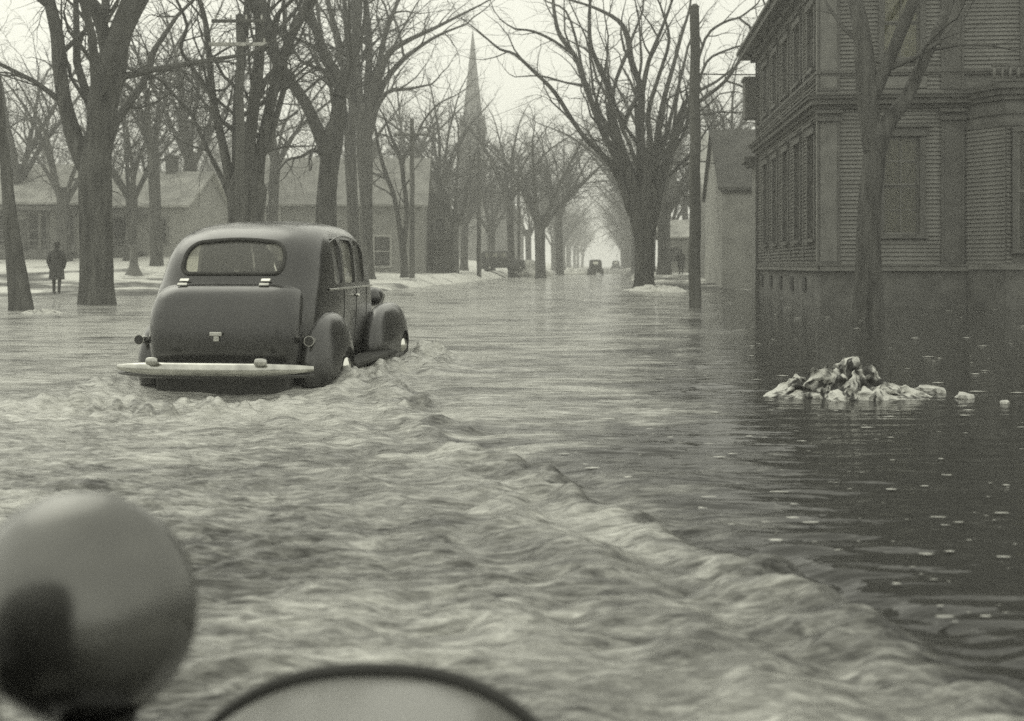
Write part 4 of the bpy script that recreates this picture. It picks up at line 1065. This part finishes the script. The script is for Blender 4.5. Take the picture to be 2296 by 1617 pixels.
def sedan(name, loc, rz, label, cat='car', group=None, boxy=False, paint='paint', fine=True):
    root = empty(name, loc, rz, label, cat, group)
    pm = M[paint]
    if boxy:
        sl = [(.36, .1, 2.7, .66, .12, .1), (.6, .08, 2.7, .70, .12, .1), (1.1, .10, 2.7, .71, .12, .1), (1.5, .18, 2.62, .68, .14, .1), (1.72, .28, 2.6, .64, .16, .1), (1.80, .45, 2.5, .5, .2, .1), (1.82, .8, 2.2, .25, .2, .1)]
        win_rear = rr2(-.3, .3, 1.28, 1.58, .06); zs0, zs1 = 1.22, 1.62; roof_top = 1.82
        sides = [(.45, .95), (1.08, 1.68), (1.8, 2.42)]
    else:
        sl = [(.32, .14, 3.0, .68, .28, .1), (.5, .10, 3.0, .72, .30, .1), (.8, .12, 3.0, .75, .31, .1), (1.02, .20, 2.95, .75, .33, .1), (1.14, .28, 2.88, .745, .35, .12), (1.3, .35, 2.74, .73, .37, .14),
              (1.42, .43, 2.64, .712, .38, .16), (1.52, .53, 2.55, .68, .40, .2), (1.60, .68, 2.45, .63, .42, .24), (1.655, .88, 2.32, .55, .42, .28), (1.69, 1.15, 2.12, .42, .36, .3), (1.707, 1.45, 1.95, .22, .18, .18), (1.712, 1.68, 1.82, .05, .04, .04)]
        win_rear = rr3(-.45, .45, 1.21, 1.475, .15, .07); zs0, zs1 = 1.10, 1.525
        sides = [(.98, 1.30), (1.38, 1.95), (2.04, 2.50)]
    bm = slice_loft('body', sl, 3 if fine else 1); me = bm_mesh('body', bm)
    cut = [prism_me(win_rear, 'y', -.2, .86)]
    cut += [prism_me(rr2(a, b, zs0, zs1, .07), 'x', -1.2, 1.2) for a, b in sides]
    cut.append(prism_me(rr2(-.56, .56, zs0 - .03, zs1 - .02, .06), 'y', 2.30, 3.3))
    me = boolean_cut(me, cut, .035)
    me.materials.clear(); me.materials.append(pm)
    try: me.shade_smooth(); me.set_sharp_from_angle(angle=radians(38))
    except Exception: pass
    link('body', me, pm, root)
    # glass panes inside the shell: rear, sides, windscreen
    def yr_at(z): return np.interp(z, [s[0] for s in sl], [s[1] for s in sl])
    def w_at(z): return np.interp(z, [s[0] for s in sl], [s[3] for s in sl])
    def yf_at(z): return np.interp(z, [s[0] for s in sl], [s[2] for s in sl])
    def rear_pane(z0, z1, hw, d, name_, m, outline=None):
        V, Fc = [], []; nx, nz = 13, 5
        for j in range(nz):
            z = z0 + (z1 - z0) * j / (nz - 1); rr_ = .38
            for i in range(nx):
                x = -hw + 2 * hw * i / (nx - 1); wv = w_at(z); over = max(0, abs(x) - (wv - rr_))
                y = yr_at(z) + rr_ - math.sqrt(max(rr_ ** 2 - over ** 2, 0)) if over > 0 else yr_at(z)
                V.append((x, y + d, z))
        for j in range(nz - 1):
            for i in range(nx - 1): Fc.append((j * nx + i, j * nx + i + 1, (j + 1) * nx + i + 1, (j + 1) * nx + i))
        return link(name_, np_mesh(name_, V, Fc), m, root)
    z0, z1 = (1.27, 1.6) if boxy else (1.195, 1.505)
    rw = rear_pane(z0, z1, .34 if boxy else .47, .02, 'rear_window', M['carglass'])
    if fine:   # rubber and bright frame round the rear window, following the shell
        for grow_, r_, m_, nm in ((.012, .018, M['rubber'], 'window_seal'),):
            P = rr3(-.45 - grow_, .45 + grow_, 1.21 - grow_, 1.475 + grow_, .155, .075, n=8)
            pts = []
            for x, z in P + [P[0]]:
                wv = w_at(z); rr_ = np.interp(z, [s[0] for s in sl], [s[4] for s in sl]); over = max(0, abs(x) - (wv - rr_))
                y = yr_at(z) + rr_ - math.sqrt(max(rr_ ** 2 - over ** 2, 0)); pts.append(Vector((x, y - .002, z)))
            tb = Tubes(); tb.add(pts, [r_] * len(pts), 6); link(nm, tb.mesh(nm, None), m_, rw)
    for s in (-1, 1):
        for a, b in sides:
            bm = bmesh.new()
            P = [(s * (w_at(z) - .02), y, z) for y, z in ((a - .02, zs0 - .02), (b + .02, zs0 - .02), (b + .02, zs1 + .02), (a - .02, zs1 + .02))]
            bm.faces.new([bm.verts.new(p) for p in P]); link('side_window', bm_mesh('side_window', bm), M['carglass'], root)
        # door seams and handles
        if fine:
            for yy_ in (1.34, 2.0, 2.62):
                tb = Tubes(); zz = np.linspace(.42, 1.04, 8); tb.add([Vector((s * (w_at(z) + .001), yy_, z)) for z in zz], [.006] * 8, 4); link('door_seam', tb.mesh('door_seam', None), M['rubber'], root)
            tb = Tubes(); yz = np.linspace(.75, 2.9, 12); tb.add([Vector((s * (w_at(1.05) + .008), y, 1.05)) for y in yz], [.011] * 12, 6); link('belt_moulding', tb.mesh('belt_moulding', None), M['chrome'], root)
            bm = bmesh.new(); cyl(bm, (s * .74, 1.9, .97), (s * .80, 1.9, .97), .014); cyl(bm, (s * .795, 1.86, .97), (s * .795, 2.02, .965), .012, .009); link('door_handle', bm_mesh('door_handle', bm, smooth=True), M['chrome'], root)
            # drip rail over the side windows
            tb = Tubes(); yz = np.linspace(.9, 2.6, 14)
            pr = [Vector((s * (w_at(1.56 - .05 * ((y - 1.75) / .85) ** 2) + .006), y, 1.565 - .10 * ((y - 1.75) / .85) ** 2)) for y in yz]
            tb.add(pr, [.009] * 14, 5); link('drip_rail', tb.mesh('drip_rail', None), pm, root)
    bm = bmesh.new(); bm.faces.new([bm.verts.new(p) for p in ((-.52, yf_at(zs0) - .03, zs0 - .02), (.52, yf_at(zs0) - .03, zs0 - .02), (.52, yf_at(zs1) - .02, zs1), (-.52, yf_at(zs1) - .02, zs1))])
    link('windscreen', bm_mesh('windscreen', bm), M['carglass'], root)
    # seats
    bx('rear_seat', (0, .95, .76), (1.15, .22, .62), M['interior'], root, bevel=.04)
    bx('front_seat', (0, 1.95, .74), (1.15, .18, .66), M['interior'], root, bevel=.04)
    bm = bmesh.new(); bmesh.ops.create_icosphere(bm, subdivisions=2, radius=.11, matrix=Matrix.Translation((-.33, 2.05, 1.32)) @ Matrix.Diagonal((.85, 1, 1.15, 1)))
    link('driver_head', bm_mesh('driver_head', bm, smooth=True), M['dark'], root)
    bm = bmesh.new(); bmesh.ops.create_icosphere(bm, subdivisions=2, radius=.22, matrix=Matrix.Translation((-.33, 2.1, 1.02)) @ Matrix.Diagonal((1, .6, 1, 1)))
    link('driver_shoulders', bm_mesh('driver_shoulders', bm, smooth=True), M['dark'], root)
    # boot
    if not boxy:
        bs = [(.36, .02, .9, .66, .20, .05), (.6, -.02, .9, .675, .20, .05), (.82, -.01, .9, .675, .21, .05), (.94, .04, .9, .67, .22, .05), (1.02, .095, .9, .655, .23, .05), (1.075, .16, .9, .625, .24, .05), (1.11, .24, .9, .57, .26, .05), (1.13, .34, .9, .43, .24, .05), (1.138, .5, .9, .25, .2, .05)]
        link('boot', bm_mesh('boot', slice_loft('boot', bs, 4), smooth=True), pm, root)
        bx('rear_apron', (0, .16, .22), (1.2, .16, .34), M['rubber'], root, bevel=.03)
        bm = bmesh.new(); box(bm, (0, -.04, .685), (.11, .035, .035)); cyl(bm, (0, -.01, .66), (0, -.05, .66), .022); box(bm, (0, -.03, .645), (.05, .03, .05))
        link('boot_handle', bm_mesh('boot_handle', bm, bevel=.006), M['dullchrome'], root)
        for s in (-1, 1):
            bm = bmesh.new(); box(bm, (s * .37 - .03, .195, 1.105), (.09, .03, .018), rx=.75); box(bm, (s * .37 - .03, .24, 1.14), (.085, .04, .018), rx=.6)
            link('boot_hinge', bm_mesh('boot_hinge', bm, bevel=.004), M['dullchrome'], root)
    else:
        bx('boot', (0, .0, .85), (.55, .2, .5), pm, root, bevel=.04)
    # bonnet
    bm = bmesh.new(); rings = []
    for y, hw, zt in ((2.72, .64, 1.14), (3.0, .56, 1.13), (3.4, .44, 1.10), (3.8, .32, 1.06), (3.95, .24, 1.02), (4.0, .12, .96)):
        rings.append([bm.verts.new((hw * math.copysign(abs(cos(t)) ** .75, cos(t)), y, .40 + (zt - .40) * abs(sin(t)) ** .6)) for t in np.linspace(0, pi, 17)])
    for a, b in zip(rings, rings[1:]):
        for i in range(16): bm.faces.new((a[i], a[i + 1], b[i + 1], b[i]))
    bm.faces.new(rings[-1]); link('bonnet', bm_mesh('bonnet', bm, smooth=True), pm, root)
    bx('grille', (0, 4.0, .72), (.22, .03, .5), M['chrome'], root, bevel=.01)
    # wings, wheels, lamps
    for s in (-1, 1):
        for (cy_, tb_, tf_, rz_, xx_, nm) in ((.80, .62, .50, .40, .73, 'rear_wing'), (3.45, .95, .52, .40, .67, 'front_wing')):
            me_ = bm_mesh(nm, ellipsoid(s * xx_, cy_, .38, .205, tb_, tf_, rz_ + .07, 2.2), smooth=True)
            bm = bmesh.new(); cyl(bm, (s * .6, cy_ + .03, .22), (s * 1.2, cy_ + .03, .22), .30, .30, 28)
            c2 = prism_me([(cy_ - 1.1, -.2), (cy_ + 1, -.2), (cy_ + 1, .22), (cy_ - 1.1, .22)], 'x', -2, 2)
            r_ = boolean_cut(me_, [bm_mesh('c', bm), c2]); r_.materials.clear(); r_.materials.append(pm)
            try: r_.set_sharp_from_angle(angle=radians(40))
            except Exception: pass
            link(nm, r_, pm, root)
            bm = bmesh.new(); tb = Tubes(); tb.add([Vector((0, .29 * cos(t), .29 * sin(t))) for t in np.linspace(0, 2 * pi, 29)], [.075] * 29, 10)
            w_ = empty('wheel', (s * (xx_ + .09), cy_ + .03, .35)); w_.parent = root
            link('tyre', tb.mesh('tyre', None), M['rubber'], w_)
            bm = bmesh.new(); cyl(bm, (-.05, 0, 0), (.05, 0, 0), .23, .23, 24); link('rim', bm_mesh('rim', bm, smooth=False), pm, w_)
            bm = bmesh.new(); bmesh.ops.create_uvsphere(bm, u_segments=16, v_segments=8, radius=.085, matrix=Matrix.Translation((s * .06, 0, 0)) @ Matrix.Diagonal((.7, 1, 1, 1))); link('hub_cap', bm_mesh('hub_cap', bm, smooth=True), M['chrome'], w_)
        bx('running_board', (s * .78, 2.05, .32), (.24, 1.7, .05), M['rubber'], root, bevel=.01)
        bm = bmesh.new(); bmesh.ops.create_uvsphere(bm, u_segments=20, v_segments=12, radius=.115, matrix=Matrix.Translation((s * .45, 3.62, .90)) @ Matrix.Diagonal((1, 1.5, 1, 1)))
        hl = link('headlamp', bm_mesh('headlamp', bm, smooth=True), pm, root)
        bm = bmesh.new(); cyl(bm, (s * .45, 3.7, .9), (s * .45, 3.745, .9), .112, .112, 20); link('headlamp_rim', bm_mesh('headlamp_rim', bm), M['chrome'], hl)
        bm = bmesh.new(); cyl(bm, (s * .32, 3.6, .8), (s * .45, 3.62, .85), .025); link('headlamp_stalk', bm_mesh('headlamp_stalk', bm), pm, hl)
        bm = bmesh.new(); cyl(bm, (s * .765, .12, .62), (s * .765, .25, .62), .045, .03, 14); tl = link('tail_lamp', bm_mesh('tail_lamp', bm, smooth=False), M['chrome'], root)
        bm = bmesh.new(); cyl(bm, (s * .765, .110, .62), (s * .765, .120, .62), .038, .042, 14); link('lens', bm_mesh('lens', bm), M['rubber'], tl)
    if not boxy:
        # rear bumper: gently curved bar, thick in the middle, with two guards and brackets
        tb = Tubes(); n = 27; pts, rd = [], []
        for i in range(n):
            t = -1 + 2 * i / (n - 1); pts.append(Vector((.86 * t, -.22 + .16 * abs(t) ** 3, .40))); rd.append(.060 * (1 - .6 * abs(t) ** 4))
        tb.add(pts, rd, 12); bp = link('rear_bumper', tb.mesh('rear_bumper', None), M['dullchrome'], root)
        tb = Tubes(); tb.add([p + Vector((0, .015, -.055)) for p in pts], [r * .5 for r in rd], 8); link('bumper_lower_edge', tb.mesh('e', None), pm, bp)
        for s in (-1, 1):
            g = bm_mesh('g', ellipsoid(s * .47, -.25, .468, .055, .035, .03, .034, 3.2, 16, 12), smooth=True); link('bumper_guard', g, M['dullchrome'], bp)
            bx('bumper_bracket', (s * .47, -.06, .38), (.05, .3, .06), pm, bp)
    if not boxy:      # the cabin narrows toward the cowl
        keep = ('rear_wing', 'front_wing', 'wheel', 'running_board', 'headlamp', 'tail_lamp', 'rear_bumper')
        for c in root.children:
            if c.type == 'MESH' and c.name.split('.')[0] not in keep:
                for v in c.data.vertices:
                    v.co.x *= 1 - .20 * float(sstep(.9, 3.2, v.co.y))
        root.scale = (1.035, 1.035, 1.03)
    return root
sedan('sedan_car', (CAR['x'], CAR['y'], -.215), CAR['a'], 'dark humpbacked sedan with oval rear window driving through the flood')
px = pt(1100, None, 96, z=0)
sedan('sedan_car', (px.x + -1.0, 96.5, gz(px.x, 96)), radians(-82), 'small dark car parked sideways on the left kerb before the snow heap', boxy=True, paint='paint_far', fine=False)
px = pt(1335, None, 124, z=0)
sedan('sedan_car', (px.x, 124, -.12), -TH, 'boxy dark car driving away down the middle of the street', boxy=True, paint='paint_far', fine=False)
px = pt(1381, None, 215, z=0)
sedan('sedan_car', (px.x, 215, .1), -TH, 'faint tiny car at the hazy far end of the street', boxy=True, paint='paint_far', fine=False)

# the photographer's own car: wing and lamp at the bottom of the frame
cc = empty('near_car', (-.6, 1.6, -.2), 0, 'out of focus nearby car with a round lamp and a grey wing at the bottom', 'car')
def rel(p): return Vector(p) - Vector(cc.location)
hc = rel(pt(156, 1384, 1.55)); RH = 268 * 1.55 / F
bm = bmesh.new(); rows_ = []
prof = [(-.135, .004), (-.132, .03), (-.120, .068), (-.092, .105), (-.05, .138), (-.01, RH), (.012, RH * .995), (.03, RH * .96), (.036, RH * .92)]
for y, r in prof: rows_.append([bm.verts.new((hc.x + r * cos(a), hc.y + y + .04, hc.z + r * sin(a))) for a in np.linspace(0, 2 * pi, 49)[:-1]])
for a, b in zip(rows_, rows_[1:]):
    for i in range(48): bm.faces.new((a[i], a[(i + 1) % 48], b[(i + 1) % 48], b[i]))
bm.faces.new(rows_[0]); bm.faces.new(rows_[-1])
lamp = link('headlamp', bm_mesh('headlamp', bm, smooth=True), M['nickel'], cc)
bm = bmesh.new(); cyl(bm, (hc.x, hc.y + .075, hc.z), (hc.x, hc.y + .088, hc.z), RH * .93, RH * .88, 40); link('lamp_rim', bm_mesh('lamp_rim', bm), M['chrome'], lamp)
bm = bmesh.new(); cyl(bm, (hc.x, hc.y, hc.z - RH + .01), (hc.x + .06, hc.y, hc.z - .42), .09, .12, 18); link('lamp_stalk', bm_mesh('lamp_stalk', bm, smooth=True), M['paint'], lamp)
fc = rel(pt(836, 1576, 1.78))
wing = ellipsoid(fc.x, fc.y - .12, fc.z - .40, .38, 1.1, .36, .455, 2.4, 56, 40)
link('front_wing', bm_mesh('front_wing', wing, smooth=True), M['camcar'], cc)
bm = bmesh.new(); rings = []
for y, hw, zt in ((-1.2, .36, .78), (-.6, .34, .76), (0, .30, .74), (.35, .27, .70), (.42, .2, .62)):
    rings.append([bm.verts.new((hc.x - .62 + hw * math.copysign(abs(cos(t)) ** .75, cos(t)), hc.y + y, .25 + (zt - .25) * abs(sin(t)) ** .6)) for t in np.linspace(0, pi, 17)])
for a, b in zip(rings, rings[1:]):
    for i in range(16): bm.faces.new((a[i], a[i + 1], b[i + 1], b[i]))
bm.faces.new(rings[-1]); link('bonnet', bm_mesh('bonnet', bm, smooth=True), M['paint'], cc)

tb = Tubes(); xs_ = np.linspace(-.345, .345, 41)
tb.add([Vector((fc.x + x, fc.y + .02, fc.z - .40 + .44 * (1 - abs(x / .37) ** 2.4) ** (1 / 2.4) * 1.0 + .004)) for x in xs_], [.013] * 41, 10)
link('wing_bead', tb.mesh('wing_bead', None), M['rubber'], cc)  # dark tube along the wing edge, standing in for a dark reflection
cab = slice_loft('cabin', [(.3, -3.2, -.5, .72, .3, .15), (.9, -3.3, -.45, .76, .3, .15), (1.2, -3.2, -.5, .74, .35, .15), (1.5, -3.0, -.7, .66, .4, .2), (1.68, -2.6, -1.0, .5, .4, .3), (1.72, -2.2, -1.4, .2, .15, .15)], 3)
bmesh.ops.translate(cab, vec=(hc.x - .62, 0, -.1 - .0), verts=cab.verts)
link('cabin', bm_mesh('cabin', cab, smooth=True), M['paint'], cc)
bm = bmesh.new(); box(bm, (hc.x - .62, -.52 - 1.6, 1.38), (1.0, .02, .3)); link('windscreen', bm_mesh('windscreen', bm), M['carglass'], cc)

# ------------------------------------------------------------------ snow mound and ice
def lump(name, c, rx, ry_, h_, seed, label, cat, m='dirty_snow', dirt_or_sheen=.45, amp=.5, n=90, ridge=None, group=None, rz=0, flat=.05):
    nz_ = Noise(seed, n=256, lo=9, hi=70, power=1.4); nf = Noise(seed + 1, n=256, lo=4, hi=18, power=1.0)
    a = np.linspace(-1, 1, n); A, B = np.meshgrid(a, a)
    # map square to disc
    X_ = A * np.sqrt(1 - B * B / 2); Y_ = B * np.sqrt(1 - A * A / 2); r = np.hypot(X_, Y_)
    ang = np.arctan2(Y_, X_)
    wob = 1 + .16 * nz_(np.cos(ang) * 20 + 60, np.sin(ang) * 20 + 60, 1)
    g = nz_(A * 70 + 128, B * 70 + 128, 1); f = nf(A * 70 + 128, B * 70 + 128, 1)
    prof_ = (1 - np.clip(r, 0, 1) ** 2.2)
    Z = h_ * (prof_ * (.72 + amp * .45 * g) + .030 * f * (1 - r ** 6) + .10 * (1 - r ** 12))
    Z = np.clip(Z, -1, h_ * 1.12)
    if ridge is not None: Z = Z * ridge(X_)
    Z = np.where(r > .985, -.06, Z)
    # overhanging, undercut rim
    und = 1 + .10 * np.exp(-((r - .93) / .07) ** 2) * (Z > 0)
    V = np.stack([c[0] + rx * X_ * wob * und, c[1] + ry_ * Y_ * wob * und, c[2] + Z], -1).reshape(-1, 3)
    V[:, 0] += .015 * h_ * nf(V[:, 1] * 60, V[:, 2] * 90, 1); V[:, 1] += .03 * h_ * nf(V[:, 0] * 60, V[:, 2] * 90, 1)
    me = np_mesh(name, V - np.array(c), grid_faces(n, n))
    dd = dirt_or_sheen + .22 * g * -1 + .12 * f + .55 * (Z / h_ - .36)
    at_ = me.attributes.new('dirt', 'FLOAT', 'POINT'); at_.data.foreach_set('value', dd.ravel().astype(np.float32))
    o = link(name, me, M[m], None, c, rz)
    return tag(o, label, cat, group)
mc = pt(1916, 893, 9.2, z=-.02)
def rdg(x): return .54 + .22 * np.exp(-((x + .02) / .38) ** 2) - .16 * sstep(.3, .9, x) + .10 * np.exp(-((x + .62) / .2) ** 2) + .05 * np.sin(x * 9)
lump('snow_mound', (mc.x, 9.35, -.03), .67, .42, .41, 31, 'jagged mound of dirty melting snow sticking out of the water', 'snow mound', ridge=rdg, dirt_or_sheen=.55, amp=.42, n=170)
def chunk(u, v, w_, h_, seed, label):
    Y = H * F / (v - V0); p = pt(u, v, Y, z=0); R = random.Random(seed)
    bm = bmesh.new(); bmesh.ops.create_icosphere(bm, subdivisions=2, radius=1)
    for vv_ in bm.verts:
        k = 1 + R.uniform(-.2, .2); vv_.co = Vector((vv_.co.x * w_ / 2 * k, vv_.co.y * w_ / 2 * k, vv_.co.z * h_ * k + h_ * .15))
    return tag(link('ice_chunk', bm_mesh('ice_chunk', bm), M['ice'], None, p), label, 'ice chunk', 'ice chunks floating by the snow mound')
chunk(2080, 873, .22, .03, 1, 'flat pale ice chunk touching the right end of the snow mound')
chunk(2110, 882, .085, .045, 2, 'small upright ice chunk at the tip of the flat one beside the mound')
chunk(2163, 893, .14, .045, 3, 'wedge of ice drifting alone right of the snow mound')
chunk(2252, 906, .075, .03, 4, 'tiny ice lump farthest right of the snow mound')
# slush flakes scattered over the dark water
Vx, Fx = [], []
R = random.Random(77)
for i in range(430):
    v = 660 + 950 * R.random() ** 1.6; u = R.uniform(1250, 2330)
    Y = H * F / (v - V0); X = (u - U0) * Y / F
    if X < np.interp(Y, crestY, crestX) + .25: continue
    r = R.choice([.002, .003, .004, .007]) * (1 + Y / 7) * R.uniform(.6, 1.4); el = R.uniform(1.5, 4); k = len(Vx); n = 6
    a0 = R.random()
    for j in range(n):
        a = a0 + 2 * pi * j / n; rj = r * R.uniform(.6, 1.3)
        Vx.append((X + rj * el * cos(a), Y + rj * sin(a), .008)); 
    Vx.append((X, Y, .008 + r * .25)); 
    for j in range(n): Fx.append((k + j, k + (j + 1) % n, k + n))
tag(link('slush_flakes', np_mesh('slush_flakes', Vx, Fx, smooth=False), M['ice']), 'specks of slush floating on the dark calm water', 'slush', kind='stuff')
# snow banks
lump('snow_bank', (*pt(1478, None, 47, z=0)[:2], -.05), 1.3, 1.6, .28, 41, 'long bright snow bank at the water edge by the broad elm', 'snow bank', dirt_or_sheen=.1, amp=.5, n=50)
lump('snow_bank', (*pt(1192, None, 99, z=0)[:2], .1), 1.7, 1.5, 1.3, 42, 'bright snow heap behind the parked dark car', 'snow bank', dirt_or_sheen=-.3, amp=.5, n=50)
lump('snow_bank', (*pt(92, None, 25.5, z=0)[:2], -.06), .45, .3, .14, 43, 'small lump of snow between the leaning elm and the twin trunked elm', 'snow bank', dirt_or_sheen=.15, amp=.5, n=40)
lump('snow_bank', (*pt(1290, None, 128, z=0)[:2], .0), 2.2, 3, .7, 44, 'snow heap on the left kerb in the hazy distance', 'snow bank', dirt_or_sheen=.0, amp=.5, n=40)
# pedestal on the snow
pp = pt(300, None, 52, z=0); pz = gz(pp.x, 52)
tb = Tubes(); tb.add([Vector((0, 0, z)) for z in (-.1, .05, .25, .5, .9, 1.25, 1.3, 1.38, 1.42)], [.42, .40, .28, .2, .18, .17, .24, .22, .02], 12)
tag(link('stone_pedestal', tb.mesh('stone_pedestal', None), M['stone'], None, (pp.x, 52, pz)), 'dark pedestal with a flared foot on the bright snow', 'pedestal')

# ------------------------------------------------------------------ people
def person(loc, rz, hgt, label, stride=.22):
    root = empty('person', loc, rz, label, 'person')
    k = hgt / 1.75
    J = dict(pelvis=(0, 0, .95), waist=(0, .01, 1.12), chest=(0, .03, 1.34), neck=(0, .03, 1.50), head=(0, .05, 1.60), crown=(0, .05, 1.71),
             lh=(-.09, 0, .90), lk=(-.10, stride * .55, .50), lf=(-.10, stride * .6, .09), lt=(-.10, stride * .6 + .17, .04),
             rh=(.09, 0, .90), rk=(.10, -stride * .2, .50), rf=(.10, -stride * 1.0, .12), rt=(.10, -stride + .14, .04),
             ls=(-.19, .03, 1.42), le=(-.25, -.02, 1.14), lw=(-.19, .10, .93), rs=(.19, .03, 1.42), re=(.25, -.02, 1.14), rw=(.19, .10, .93))
    E = [('pelvis', 'waist'), ('waist', 'chest'), ('chest', 'neck'), ('neck', 'head'), ('head', 'crown'), ('pelvis', 'lh'), ('lh', 'lk'), ('lk', 'lf'), ('lf', 'lt'), ('pelvis', 'rh'), ('rh', 'rk'), ('rk', 'rf'), ('rf', 'rt'),
         ('chest', 'ls'), ('ls', 'le'), ('le', 'lw'), ('chest', 'rs'), ('rs', 're'), ('re', 'rw')]
    Rr = dict(pelvis=.15, waist=.14, chest=.15, neck=.06, head=.095, crown=.07, lh=.10, lk=.065, lf=.05, lt=.035, rh=.10, rk=.065, rf=.05, rt=.035, ls=.07, le=.055, lw=.045, rs=.07, re=.055, rw=.045)
    names = list(J); me = bpy.data.meshes.new('body')
    me.from_pydata([tuple(c * k for c in J[n]) for n in names], [(names.index(a), names.index(b)) for a, b in E], [])
    o = bpy.data.objects.new('tmp', me); COL.objects.link(o)
    o.modifiers.new('s', 'SKIN')
    for i, n in enumerate(names):
        me.skin_vertices[0].data[i].radius = (Rr[n] * k, Rr[n] * k); me.skin_vertices[0].data[i].use_root = (n == 'pelvis')
    sb = o.modifiers.new('u', 'SUBSURF'); sb.levels = 2
    dg = bpy.context.evaluated_depsgraph_get(); dg.update()
    r = bpy.data.meshes.new_from_object(o.evaluated_get(dg)); bpy.data.objects.remove(o)
    r.materials.clear(); link('body', r, M['dark'], root, smooth=True)
    # long coat
    bm = bmesh.new(); rings = []
    for z, rx_, ry2, yo in ((.52, .25, .23, -.01), (.60, .245, .22, 0), (.85, .225, .19, 0), (1.08, .205, .165, .01), (1.25, .215, .17, .02), (1.38, .225, .16, .03), (1.46, .18, .13, .03), (1.52, .09, .09, .03), (1.57, .085, .085, .035)):
        rings.append([bm.verts.new((rx_ * k * cos(a) * (1 + .03 * sin(5 * a + z * 3)), (yo + ry2 * sin(a)) * k, z * k)) for a in np.linspace(0, 2 * pi, 25)[:-1]])
    for a, b in zip(rings, rings[1:]):
        for i in range(24): bm.faces.new((a[i], a[(i + 1) % 24], b[(i + 1) % 24], b[i]))
    link('coat', bm_mesh('coat', bm, smooth=True), M['dark'], root)
    bm = bmesh.new()
    for s in (-1, 1):
        for a, b, r0, r1 in (((s * .19, .03, 1.42), (s * .265, -.02, 1.12), .075, .065), ((s * .265, -.02, 1.14), (s * .2, .11, .9), .066, .058)):
            cyl(bm, Vector(a) * k, Vector(b) * k, r0 * k, r1 * k, 12)
    link('sleeves', bm_mesh('sleeves', bm, smooth=True), M['dark'], root)
    bm = bmesh.new(); cyl(bm, (0, .05 * k, 1.665 * k), (0, .05 * k, 1.68 * k), .155 * k, .15 * k, 20); cyl(bm, (0, .05 * k, 1.68 * k), (0, .05 * k, 1.78 * k), .105 * k, .09 * k, 16)
    link('hat', bm_mesh('hat', bm), M['dark'], root)
    # face
    bm = bmesh.new(); bmesh.ops.create_icosphere(bm, subdivisions=2, radius=.085 * k, matrix=Matrix.Translation((0, .085 * k, 1.595 * k)) @ Matrix.Diagonal((.85, .85, 1.15, 1)))
    bmesh.ops.create_cone(bm, cap_ends=True, segments=6, radius1=.016 * k, radius2=.008 * k, depth=.04 * k, matrix=Matrix.Translation((0, .165 * k, 1.59 * k)) @ Matrix.Rotation(radians(-90), 4, 'X'))
    link('face', bm_mesh('face', bm, smooth=True), M['skin'], root)
    return root
p1 = pt(127, None, 37, z=0); z1_ = 1.1 - (661 - V0) * 37 / F
person((p1.x, 37, z1_), radians(15), 1.72, 'person in a long dark coat walking away on the left bank')
p2 = pt(1527, None, 76, z=0)
person((p2.x, 76, gz(p2.x, 76)), radians(-10), 1.72, 'distant person in dark clothes walking between the broad elm and the tall pole')

# ------------------------------------------------------------------ haze
hz = bpy.data.materials.new('haze'); hz.use_nodes = True; t = hz.node_tree; t.nodes.clear()
o_ = t.nodes.new('ShaderNodeOutputMaterial'); pv = t.nodes.new('ShaderNodeVolumePrincipled')
pv.inputs['Color'].default_value = (1, 1, .985, 1); pv.inputs['Density'].default_value = .0027; pv.inputs['Anisotropy'].default_value = .4
t.links.new(pv.outputs[0], o_.inputs['Volume'])
bm = bmesh.new(); box(bm, (0, 210, 20.8), (640, 560, 44.4)); me = bm_mesh('haze', bm)
tag(link('haze', me, hz), 'pale mist filling the street', kind='stuff')
print('tree tris', TREE_TRIS[0], 'claps', nclap)
print('total tris', sum(len(m_.polygons) * 2 for m_ in bpy.data.meshes))
